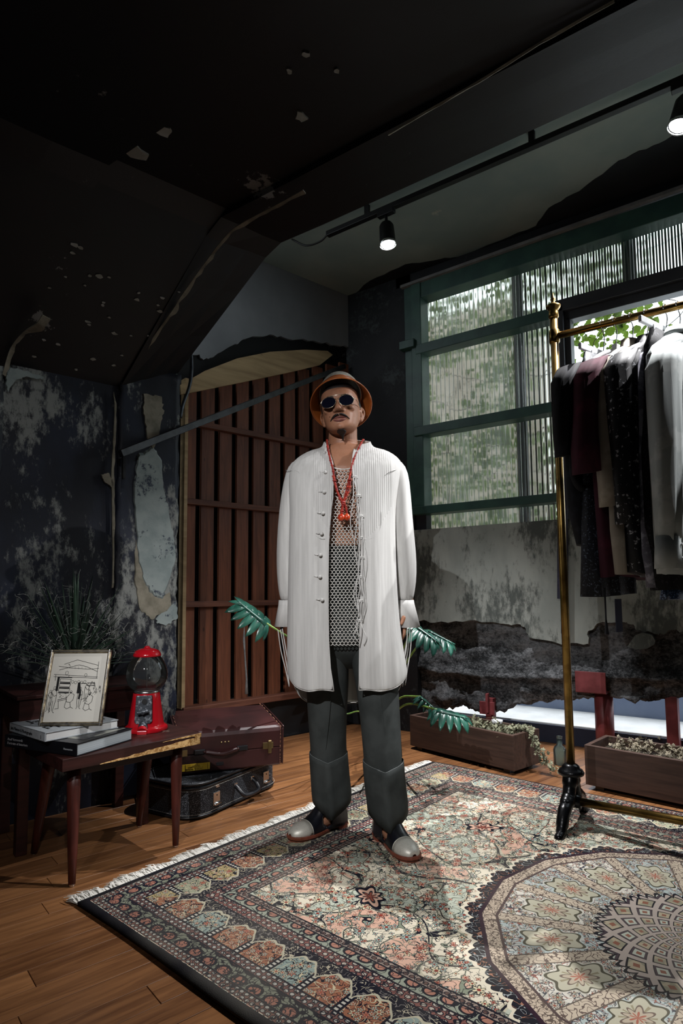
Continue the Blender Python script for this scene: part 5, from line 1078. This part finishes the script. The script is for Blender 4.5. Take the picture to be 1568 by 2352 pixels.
for e in (0, -1): ob('placket_edge', MB().tube([r_[e] + Vector((0, -.001, 0)) for r_ in rings[1:]], .0026, 6), M_linen, sh, smooth=True)
ob('hem', MB().tube(rings[-1], .0022, 6), M_linen, sh, smooth=True)
def sleeve(spec_, cuff, sx):
    rs = []
    for i, (py, L, R_, dy, ry) in enumerate(spec_):
        r_ = rg_(py, L, R_, dy, ry, n=32, p=2.1); fold = .004 * (i > 1); cen = sum(r_, Vector()) / 32; gat = .05 if i >= len(spec_) - 2 else 0
        rs.append([cen + (q - cen) * (1 + fold * 8 * math.sin(k * 1.4 + i * .9) * .6 + gat * math.cos(k * PI)) for k, q in enumerate(r_)])
    s_o = ob('sleeve', MB().loft(rs), M_linen, sh, smooth=True, sub=1)
    cr_ = [rg_(py, L, R_, dy, ry, n=32, p=2.1, dip=dp) for py, L, R_, dy, ry, dp in cuff]
    ob('cuff', MB().loft(cr_, cap=False), M_linen, sh, smooth=True, solid=.003); return s_o
sleeve([(1062, 676, 730, 0, .05), (1078, 661, 724, .01, .07), (1110, 651, 716, .03, .078), (1180, 641, 700, .045, .08), (1250, 636, 696, .055, .08), (1300, 635, 694, .06, .078), (1345, 637, 690, .06, .07), (1375, 642, 684, .06, .055), (1389, 645, 682, .06, .048)], [(1384, 641, 684, .058, .05, 0), (1395, 640, 684, .056, .052, 0), (1444, 631, 682, .052, .062, .0)], -1)
sleeve([(1062, 866, 915, 0, .05), (1078, 872, 932, .005, .07), (1110, 878, 940, .015, .078), (1180, 884, 945, .03, .08), (1250, 892, 952, .04, .08), (1300, 896, 957, .045, .078), (1345, 900, 956, .045, .07), (1375, 905, 950, .045, .055), (1389, 907, 947, .045, .048)], [(1384, 904, 949, .042, .05, 0), (1395, 904, 951, .04, .052, 0), (1446, 911, 964, .03, .062, .0)], 1)
# toggles, loops, ties, bib seams
def front(px, py, add=.004):
    best = None
    for i in range(len(SR) - 1):
        if SR[i][0] <= py <= SR[i + 1][0]:
            u = (py - SR[i][0]) / (SR[i + 1][0] - SR[i][0]); yf = SR[i][3] + (SR[i + 1][3] - SR[i][3]) * u; q = mp(px, py, yf); cx = mp((SR[i][1] + SR[i][2]) / 2, py, 0).x; rx = (mp(SR[i][2], py, 0).x - mp(SR[i][1], py, 0).x) / 2
            k = max(1 - (abs(q.x - cx) / rx) ** 2.6, .02) ** (1 / 2.6); return mp(px, py, yf * k - add)
    return mp(px, py, -.15)
for px, py in ((744, 1046), (746, 1091), (743, 1136), (740, 1185), (737, 1232), (734, 1281), (733, 1331), (738, 1384)):
    b_o = ob('toggle', MB().tube([front(px - 12, py - 1, .005), front(px - 4, py, .006)], .0026, 8), M_linen, sh, smooth=True); ob('toggle_knot', MB().sphere(front(px + 1, py, .009), .0075, 12, 8), M_linen, b_o, smooth=True)
rr = random.Random(5)
for i, (px, py, ln) in enumerate(((814, 1100, 160), (822, 1143, 170), (828, 1190, 200), (829, 1240, 220), (829, 1285, 150), (828, 1330, 120), (827, 1385, 110), (826, 1430, 60))):
    k_o = ob('tie_knot', MB().tube([front(px - 6, py, .008), front(px + 6, py + 1, .009)], .0032, 8).tube([front(px - 4, py + 3, .008), front(px + 7, py + 4, .009)], .0026, 8), M_linen, sh, smooth=True)
    for j in (-1, 1):
        sw = rr.uniform(-6, 6); l_ = ln * rr.uniform(.75, 1); ob('tie_cord', MB().tube(crv([front(px + 3 * j, py + 3, .011), front(px + 4 * j + sw * .5, py + l_ * .35, .013), front(px + 5 * j + sw + (4 if j > 0 else -6), py + l_ * .7, .013), front(px + 3 * j + sw, min(py + l_, 1575), .012)], 5), .0017, 6), M_linen, k_o, smooth=True)
for pts in (((718, 1215), (722, 1232), (735, 1243), (746, 1244)), ((876, 1180), (874, 1215), (860, 1238), (838, 1246)), ((656, 1086), (682, 1088), (690, 1096), (700, 1092)), ((925, 1082), (905, 1086), (890, 1092), (884, 1098))):
    ob('bib_seam', MB().tube(crv([front(px, py, .0032) for px, py in pts], 6), .0012, 5), M_linen, sh, smooth=True)
for pts in ([(638, 1452, .03), (645, 1500, .02), (656, 1545, .0), (664, 1583, -.01)], [(644, 1452, .01), (652, 1500, .0), (660, 1545, -.01), (664, 1580, -.02)], [(648, 1450, .0), (655, 1490, -.01), (662, 1530, -.02)], [(936, 1450, -.02), (932, 1500, -.03), (918, 1555, -.05), (900, 1594, -.06)], [(942, 1450, 0), (936, 1500, -.01), (928, 1550, -.02), (924, 1583, -.03)], [(946, 1450, 0), (942, 1500, 0), (935, 1545, -.01), (930, 1580, -.02)], [(938, 1450, .0), (928, 1510, -.03), (912, 1560, -.05), (903, 1590, -.06)]):
    ob('cuff_tie', MB().tube(crv([mp(*p) for p in pts], 5), .0022, 6), M_linen, sh, smooth=True)
ob('bracelet', MB().tube([mp(930, 1445, .05) + Vector((.034 * math.cos(2 * PI * k / 16), .03 * math.sin(2 * PI * k / 16), .006 * math.cos(2 * PI * k / 16))) for k in range(17)], .003, 6), M_gold, man, smooth=True)
# ------------------------------------------------ necklace
M_bead = pm('red_coral_bead', hx('7d1512'), hx('b33422'), 60, .3, spec=.6, bump=0); M_bead2 = pm('orange_coral', hx('a92a12'), hx('d05028'), 30, .3, spec=.6, bump=0)
nk = ob('necklace', MB(), M_bead, man)
def strand(pts, r0, dy=-.0):
    C_ = crv(pts, 26); mb = MB(); acc = 0; last = C_[0]; k = 0
    for c in C_:
        if (c - last).length > r0 * 1.1 or c is C_[0]: mb.sphere(c, r0 * (1.5 if k % 5 == 0 else 1.15), 8, 5, (1, 1, .75)); last = c; k += 1
    ob('bead_strand', mb, M_bead, nk, smooth=True)
def ch_(px, py, dy=-.128): return mp(px, py, dy)
strand([ch_(751, 1017, -.045), ch_(753, 1036, -.085), ch_(758, 1060, -.112), ch_(764, 1082, -.130), ch_(768, 1108, -.142), ch_(776, 1140, -.148), ch_(788, 1158, -.150)], .0040); strand([ch_(765, 1100, -.138), ch_(770, 1120, -.145), ch_(780, 1150, -.15), ch_(788, 1162, -.152)], .0038)
strand([ch_(846 - 12, 1016, -.035), ch_(826, 1030, -.06), ch_(812, 1062, -.112), ch_(806, 1085, -.128), ch_(802, 1106, -.14), ch_(794, 1140, -.148), ch_(789, 1158, -.15)], .0040); strand([ch_(804, 1110, -.142), ch_(802, 1130, -.147), ch_(793, 1152, -.151), ch_(788, 1164, -.153)], .0038)
strand([ch_(787, 1160, -.152), ch_(786, 1175, -.153), ch_(784, 1192, -.154)], .0058); strand([ch_(790, 1160, -.152), ch_(795, 1175, -.153), ch_(797, 1190, -.154)], .0042)
ob('large_bead', MB().sphere(ch_(784, 1195, -.158), .0145, 16, 10), M_bead2, nk, smooth=True); ob('large_bead', MB().sphere(ch_(797, 1194, -.157), .0128, 16, 10, (.9, .9, 1.1)), M_bead2, nk, smooth=True)
for px, py in ((768, 1110), (803, 1108), (788, 1161)): ob('binding', MB().sphere(ch_(px, py, -.149), .0072, 10, 6, (1.2, .8, .5)), M_bead, nk, smooth=True)
# ------------------------------------------------ shoes
M_sole = pm('brown_leather_sole', hx('6f3a28'), hx('85493a'), 12, .4); M_upp = pm('black_calf', hx('0c0d12'), hx('151720'), 20, .3, spec=.6, bump=.1); t = MT('worn_silver_toe', .45, .35, .5); v = t.co('Object'); cr_ = t.noise(v, 420, 5, .7); t.col(t.mix(cr_.step(.45, .8), hx('d6d3c8'), hx('9a968b'))); t.bump(cr_, .3, .0008); M_toe = t.mat
OUT = [(0, .031, .0), (.01, .034, 0), (.05, .034, 0), (.1, .033, 0), (.15, .041, 0), (.2, .046, 0), (.235, .045, 0), (.262, .038, 0), (.282, .025, 0), (.291, .009, 0)]
def outline(gr=0.0):
    rt = [(w + gr, y_ + (gr if y_ > .2 else -gr if y_ < .01 else 0)) for y_, w, _ in OUT]; return [(.012, -.008 - gr)] + rt + [(-x_, y_) for x_, y_ in rt[::-1]] + [(-.012, -.008 - gr)]
def sect(y_, w, h_, n=18, z0=.024): return [Vector((w * math.cos(PI * k / (n - 1)) * (1 if 0 else 1), y_, z0 + h_ * (math.sin(PI * k / (n - 1)) ** .75))) for k in range(n)]
for i, M in enumerate(FM):
    s_o = ob('shoe', MB(), M_upp, man)
    def sp2(name, mb, mat, par, **k):
        mb.v = [M @ Vector(v_) for v_ in mb.v]; return ob(name, mb, mat, par, **k)
    sp2('sole', MB().prism([(x_, y_) for x_, y_ in outline(.004)], lambda x_, y_: (x_, y_, .013 + (.006 if y_ < .11 else 0) + max(0, y_ - .22) * .06), lambda x_, y_: (x_, y_, .025 + (.004 if y_ < .11 else 0) + max(0, y_ - .22) * .06)), M_sole, s_o, bev=.002)
    sp2('tread', MB().prism([(x_ * .95, .10 + (y_ - .1) * .98) for x_, y_ in outline(0) if y_ >= .099], lambda x_, y_: (x_, y_, .001), lambda x_, y_: (x_, y_, .015)), M_sole, s_o)
    sp2('heel', MB().prism([(x_, y_) for x_, y_ in outline(.002) if y_ < .06], lambda x_, y_: (x_, y_, 0), lambda x_, y_: (x_, y_, .02)), M_sole, s_o, bev=.002)
    tc = [(.203, .0465, .0435), (.225, .046, .041), (.248, .042, .037), (.268, .033, .03), (.282, .022, .022), (.289, .009, .012)]
    ST = [(-.012, .012, .055), (-.009, .026, .070), (.0, .0335, .082), (.02, .037, .105), (.045, .038, .125), (.07, .038, .135), (.09, .038, .132), (.11, .038, .118), (.125, .0385, .101), (.14, .040, .086), (.16, .0425, .068), (.18, .0448, .055), (.205, .0465, .0435)]
    ysn = np.linspace(-.012, .205, 40); wv_ = np.interp(ysn, [q[0] for q in ST], [q[1] for q in ST]); hv_ = np.interp(ysn, [q[0] for q in ST], [q[2] for q in ST]); nn = 37; vs2, fs2 = [], []
    for y_, w_2, h_2 in zip(ysn, wv_, hv_):
        for k in range(nn):
            a = PI * k / (nn - 1); vs2.append(Vector((w_2 * math.copysign(abs(math.cos(a)) ** .75, math.cos(a)) * (1 - .25 * max(0, math.sin(a) - .6)), y_, .022 + h_2 * math.sin(a) ** .85)))
    for i_ in range(39):
        for k in range(nn - 1):
            q = (i_ * nn + k, i_ * nn + k + 1, (i_ + 1) * nn + k + 1, (i_ + 1) * nn + k); c_ = (vs2[q[0]] + vs2[q[2]]) / 2
            if ((c_.y - .118) / .026) ** 2 + ((c_.z - .062) / .024) ** 2 < 1 and abs(c_.x) > .015: continue
            fs2.append(q)
    sp2('upper', MB().add(vs2, fs2), M_upp, s_o, smooth=True, solid=.0025)
    o2 = sp2('toe_cap', MB().loft([sect(*q) for q in tc], closed=False, cap=False), M_toe, s_o, smooth=True, solid=.002, label='scuffed silver toe cap')
    sp2('cap_edge', MB().tube(sect(.2025, .0472, .0442), .0014, 6), M_toe, o2, smooth=True)
# ================================================================== CLOTHES RAIL AND GARMENTS
RX, RY, RZ = 2.66, .745, 2.083
M_br = pm('antique_brass', hx('675026'), hx('987b44'), 10, .3, .95, bump=.05); M_ci = pm('black_cast_iron', hx('0b0b0d'), hx('16171a'), 20, .28, .5, bump=.4, bscale=90)
rk = thing('clothes_rail', 'antique brass clothes rail on black cast iron feet', 'clothes rail', (RX, RY, 0))
def rend(y):
    s_ = 1
    ob('post', MB().tube([(0, y, .225), (0, y, 2.17)], .017, 18), M_br, rk, smooth=True)
    fin = ob('finial', MB().lathe([(.017, 2.165), (.022, 2.17), (.021, 2.19), (.019, 2.2), (.03, 2.214), (.032, 2.222), (.02, 2.228), (.012, 2.235), (.008, 2.24), (.012, 2.252), (.007, 2.262), (.005, 2.268), (.003, 2.28)], 20, (0, y, 0)), M_br, rk, smooth=True)
    ob('rail_socket', MB().lathe([(.017, 2.05), (.023, 2.058), (.023, 2.108), (.017, 2.116)], 18, (0, y, 0)), M_br, rk, smooth=True)
    ob('base_cup', MB().lathe([(.038, .205), (.05, .212), (.052, .222), (.046, .232), (.036, .238), (.034, .246), (.024, .254), (.018, .256)], 24, (0, y, 0)), M_ci, rk, smooth=True)
    for sx in (-1, 1):
        pts = [(.012 * sx, y, .21), (.03 * sx, y, .17), (.05 * sx, y, .13), (.085 * sx, y, .11), (.125 * sx, y, .088), (.155 * sx, y, .045), (.172 * sx, y, .026), (.198 * sx, y, .0195)]
        lg = ob('foot_leg', MB().tube(crv(pts, 5), [.03] * 5 + [.026] * 5 + [.029] * 5 + [.026] * 5 + [.024] * 5 + [.021] * 5 + [.018] * 6, 12), M_ci, rk, smooth=True)
        ob('scroll', MB().tube([(.150 * sx, y - .012, .036), (.150 * sx, y + .012, .036)], .015, 16), M_ci, lg, smooth=True); ob('knee_boss', MB().sphere((.09 * sx, y, .122), .022, sc=(1, .8, .7)), M_ci, lg, smooth=True); ob('toe', MB().sphere((.198 * sx, y, .0185), .018), M_ci, lg, smooth=True)
    ob('brace', MB().tube([(-.085, y, .108), (0, y, .095), (.085, y, .108)], [.012, .016, .012], 12), M_ci, rk, smooth=True); ob('bar_socket', MB().tube([(0, y + .012, .106), (0, y - .035, .106)], .027, 18), M_ci, rk, smooth=True)
LEN = 1.35
rend(0.0); rend(-LEN)
ob('top_rail', MB().tube([(0, 0, RZ), (0, -LEN, RZ)], .0155, 18), M_br, rk, smooth=True); ob('lower_bar', MB().tube([(0, -.03, .106), (0, -LEN + .03, .106)], .0165, 18), M_br, rk, smooth=True)
M_hk = MT('hook_steel', .25, 1, .5, hx('8f8f92')).mat; M_hg = pm('white_hanger', hx('c4c6ca'), hx('d5d7da'), 8, .5)
GR = R(-19)
def hook(par, zn):
    pts = [(0, 0, zn), (.0, 0, zn + .03)] ; top = RZ + .018
    c = [(0, 0, zn), (.012, 0, (zn + top) / 2), (-.012, 0, top - .022), (-.019, 0, top - .012), (-.012, 0, top - .002), (0, 0, top), (.014, 0, top - .004), (.02, 0, top - .018)]
    ob('hook', MB().tube(crv(c, 5), .0022, 8), M_hk, par, smooth=True)
def hanger(label, y, clip=False, drop=.0, hw=.2):
    h_ = thing('hanger', label, 'hanger', (RX, RY - y - .06, 0), GR); zn = 1.985 - drop; hook(h_, zn)
    if clip:
        ob('bar', MB().box((0, 0, zn - .012), (2 * hw, .014, .026)), M_hg, h_, bev=.003)
        for x in (-.55 * hw, .55 * hw): ob('clip', MB().box((x, 0, zn - .045), (.012, .02, .06)), M_hg, h_, bev=.002)
    else:
        ob('neck', MB().box((0, 0, zn - .02), (.035, .02, .04)), M_hg, h_, bev=.004); ob('shoulder', MB().tube(crv([(-hw + .02, 0, zn - .11), (-.1, 0, zn - .062), (0, 0, zn - .03), (.1, 0, zn - .062), (hw - .02, 0, zn - .11)], 5), .009, 10), M_hg, h_, smooth=True)
    return h_
def cloth_loft(rows, n=40, seed=0, amp=.012, freq=9):
    rr = random.Random(seed); ph = [rr.uniform(0, 6.28) for _ in range(4)]; rings = []
    for (z, x0, x1, th, *dz) in rows:
        ring = []; cx, rx = (x0 + x1) / 2, (x1 - x0) / 2; tt = (rows[0][0] - z) / max(rows[0][0] - rows[-1][0], .01)
        for k in range(n):
            a = 2 * PI * k / n; c, s_ = math.cos(a), math.sin(a); x = cx + rx * math.copysign(abs(c) ** .9, c); y = th * math.copysign(abs(s_) ** .6, s_)
            w = amp * tt * (math.sin(freq * x * 6 + ph[0]) + .6 * math.sin(freq * x * 11 + ph[1] + z * 2)); y += w
            ring.append((x, y, z + (dz[0] * math.sin(x * 14 + ph[2]) if dz else 0)))
        rings.append(ring)
    return MB().loft(rings, cap=True)
def garment(name, label, cat, y, mat, rows, sleeves=(), seed=0, amp=.012, extra=None, freq=9):
    g = thing(name, label, cat, (RX, RY - y - .06, 0), GR); ob('body', cloth_loft(rows, 44, seed, amp, freq), mat, g, smooth=True)
    for s_ in sleeves:
        rings = []
        for i, (x, yy, z, rx, ry) in enumerate(s_): rings.append([(x + rx * math.cos(2 * PI * k / 20), yy + ry * math.sin(2 * PI * k / 20) * (1 + .25 * math.sin(k * 1.9 + i * .6)), z + .18 * rx * math.cos(2 * PI * k / 20)) for k in range(20)])
        ob('sleeve', MB().loft(rings), mat, g, smooth=True)
    if extra: extra(g)
    return g
def fabric(name, a, b, scale, lo=.5, hi=.6, rough=.85, bs=500): return pm(name, a, b, scale, rough, 0, .3, lo, hi, bump=.3, bscale=bs, bdist=.0008)
M_f1 = fabric('black_wool', hx('101014'), hx('191a20'), 20); M_f2 = fabric('dark_sparkle_tweed', hx('12141b'), hx('56606f'), 130, .56, .68, .6); M_f3 = fabric('burgundy_cotton', hx('37111f'), hx('4a1729'), 8); M_f4 = fabric('splatter_print', hx('101116'), hx('a9abb0'), 55, .60, .66, .6); M_f5 = fabric('black_lace', hx('0c0c0f'), hx('2c2b30'), 90, .55, .62); M_f6 = fabric('grey_cotton', hx('aab0af'), hx('bcc1bf'), 10); M_f7 = fabric('beige_cotton', hx('8d8478'), hx('a0978a'), 8); M_f8 = fabric('slate_purple_wool', hx('2c2c3a'), hx('383848'), 12); M_f9 = fabric('pale_marbled', hx('5c5b66'), hx('8f8e99'), 30, .45, .6); M_f10 = fabric('blue_sequins', hx('1c2c4a'), hx('8aa6d0'), 160, .55, .62, .3)
hanger('white clip hanger nearest the brass post holding the dark tweed trousers', .138, True, .02, .17)
hanger('thin hanger hook holding the burgundy shirt, second from the brass post', .188, False)
hanger('white hanger in the beige collared shirt on the rail', .25, False); hanger('white hanger in the splatter-print jacket on the rail', .305, False)
hanger('white clip hanger holding the black lace skirt in mid-rail', .375, True, -.02, .2); hanger('white hanger in the large pale grey shirt on the rail', .42, False)
ZS = 1.93
def S_(x, y0, ln, r0, r1, out, z0=1.84, cuff=None): return [(x * .8, y0, z0 + .04, r0 * .7, r0), (x, y0, z0 - .03, r0, r0 * .9), (x + out * .4, y0, z0 - ln * .4, r0, r0 * .8), (x + out * .8, y0, z0 - ln * .75, (r0 + r1) / 2, r1 * .8), (x + out, y0, z0 - ln, r1, r1 * .7)]
def strap(g):
    ob('strap', MB().tube(crv([(-.20, -.02, 1.55), (-.215, -.03, 1.42), (-.17, -.035, 1.37), (-.09, -.03, 1.40), (-.06, -.025, 1.47)], 6), .014, 8), M_f1, g, smooth=True); ob('buckle', MB().box((-.205, -.035, 1.42), (.016, .012, .03)), M_hk, g, bev=.002)
garment('vest', 'black wool sleeveless jacket with hanging straps at the end of the rail', 'jacket', .095, M_f1, [(ZS + .0, -.03, .03, .02), (1.89, -.12, .13, .03), (1.84, -.19, .2, .035), (1.6, -.205, .2, .035), (1.3, -.2, .2, .035), (1.15, -.17, .18, .03, .004)], [S_(-.205, 0, .34, .05, .045, -.02)], 1, .006, strap)
def cord(g): ob('drawstring', MB().tube([(-.12, -.03, .98), (-.12, -.03, .86), (-.118, -.03, .80)], [.004, .003, .008], 8), M_f1, g); ob('care_label', MB().box((-.03, -.03, .87), (.045, .003, .13)), M_f8, g)
garment('trousers', 'long dark sparkling tweed trousers clipped to the first white hanger', 'trousers', .14, M_f2, [(1.935, -.14, .15, .014), (1.86, -.16, .17, .022), (1.5, -.175, .17, .028), (1.2, -.19, .16, .03), (.95, -.205, .14, .032, .006)], (), 2, .008, cord)
cs_ = thing('cloth_strip', 'slate purple cloth strip hanging down the wall beside the dark window jamb', 'cloth', (XW - .05, 1.05, .75))
P_ = [onX(x, y, XW - .045) for x, y in ((1280, 1040), (1279, 1375), (1288, 1376), (1288, 1455), (1303, 1456), (1302, 1040))]; n = len(P_)
ob('cloth_panel', MB().add(P_ + [p + Vector((.008, 0, 0)) for p in P_], [tuple(range(n)), tuple(range(2 * n - 1, n - 1, -1))] + [(j, (j + 1) % n, n + (j + 1) % n, n + j) for j in range(n)]), M_f8, cs_, world=True)
garment('shirt', 'burgundy short-sleeved shirt between the tweed trousers and the beige shirt', 'shirt', .19, M_f3, [(ZS, -.05, .05, .02), (1.88, -.15, .15, .03), (1.83, -.20, .2, .03), (1.5, -.205, .2, .035), (1.2, -.19, .2, .035), (1.02, -.18, .2, .035, .01)], [S_(-.21, 0, .42, .06, .07, -.03)], 3, .01)
garment('shirt', 'beige cotton shirt with a stand collar hanging behind the burgundy shirt', 'shirt', .245, M_f7, [(1.985, -.045, .05, .03), (1.945, -.055, .06, .035), (1.92, -.10, .1, .03), (1.85, -.21, .2, .03), (1.5, -.2, .2, .035), (1.2, -.2, .2, .03), (1.03, -.19, .2, .03)], [S_(-.20, 0, .55, .05, .05, -.0)], 4, .008)
garment('jacket', 'black jacket with white splatter print on the rail', 'jacket', .305, M_f4, [(1.985, -.045, .06, .03), (1.95, -.06, .08, .04), (1.92, -.11, .13, .04), (1.85, -.215, .22, .045), (1.5, -.21, .22, .045), (1.2, -.19, .2, .045), (1.03, -.185, .2, .04, .012)], [S_(-.22, 0, .62, .058, .05, .01)], 5, .008)
def seq_(g): ob('sequin_hem', cloth_loft([(1.03, -.12, .12, .02), (.93, -.14, .13, .022, .006)], 30, 3, .006), M_f10, g, smooth=True)
garment('dress', 'black lace skirt clipped by its waist to a white hanger', 'skirt', .375, M_f5, [(1.975, -.12, .13, .016), (1.9, -.16, .17, .03), (1.5, -.20, .2, .045), (1.2, -.2, .2, .045), (.96, -.17, .2, .045, .012)], (), 6, .015, seq_)
garment('tunic', 'pale marbled grey tunic half hidden behind the lace skirt', 'tunic', .345, M_f9, [(1.9, -.1, .1, .02), (1.85, -.19, .19, .025), (1.4, -.19, .2, .025), (1.1, -.19, .2, .03), (.99, -.17, .2, .03, .012)], (), 8, .006)
def cuffs(g):
    ob('cuff', MB().loft([er(-.215, -.02, 1.16, .052, .036, 24), er(-.22, -.02, 1.10, .056, .038, 24), er(-.222, -.02, 1.045, .058, .04, 24)], cap=False), M_f6, g, smooth=True, solid=.003)
    for z in (1.13, 1.08): ob('cuff_button', MB().sphere((-.20, -.06, z), .006, sc=(1, .5, 1)), M_bowl, g, smooth=True)
    ob('collar', MB().loft([er(0, 0, 1.955, .06, .045, 24), er(0, 0, 1.985, .065, .05, 24), er(0, 0, 1.95, .085, .062, 24)], cap=False), M_f6, g, smooth=True, solid=.003)
garment('shirt', 'large pale grey cotton shirt with long buttoned cuff nearest the frame edge', 'shirt', .42, M_f6, [(1.965, -.06, .06, .035), (1.93, -.11, .11, .05), (1.89, -.18, .18, .05), (1.84, -.225, .225, .05), (1.5, -.225, .23, .06), (1.2, -.22, .23, .06), (1.02, -.215, .23, .06, .008)], [[(-.17, -.03, 1.87, .05, .05), (-.215, -.035, 1.78, .06, .05), (-.225, -.035, 1.5, .058, .045), (-.225, -.03, 1.25, .055, .04), (-.216, -.02, 1.15, .048, .034)]], 7, .012, cuffs)
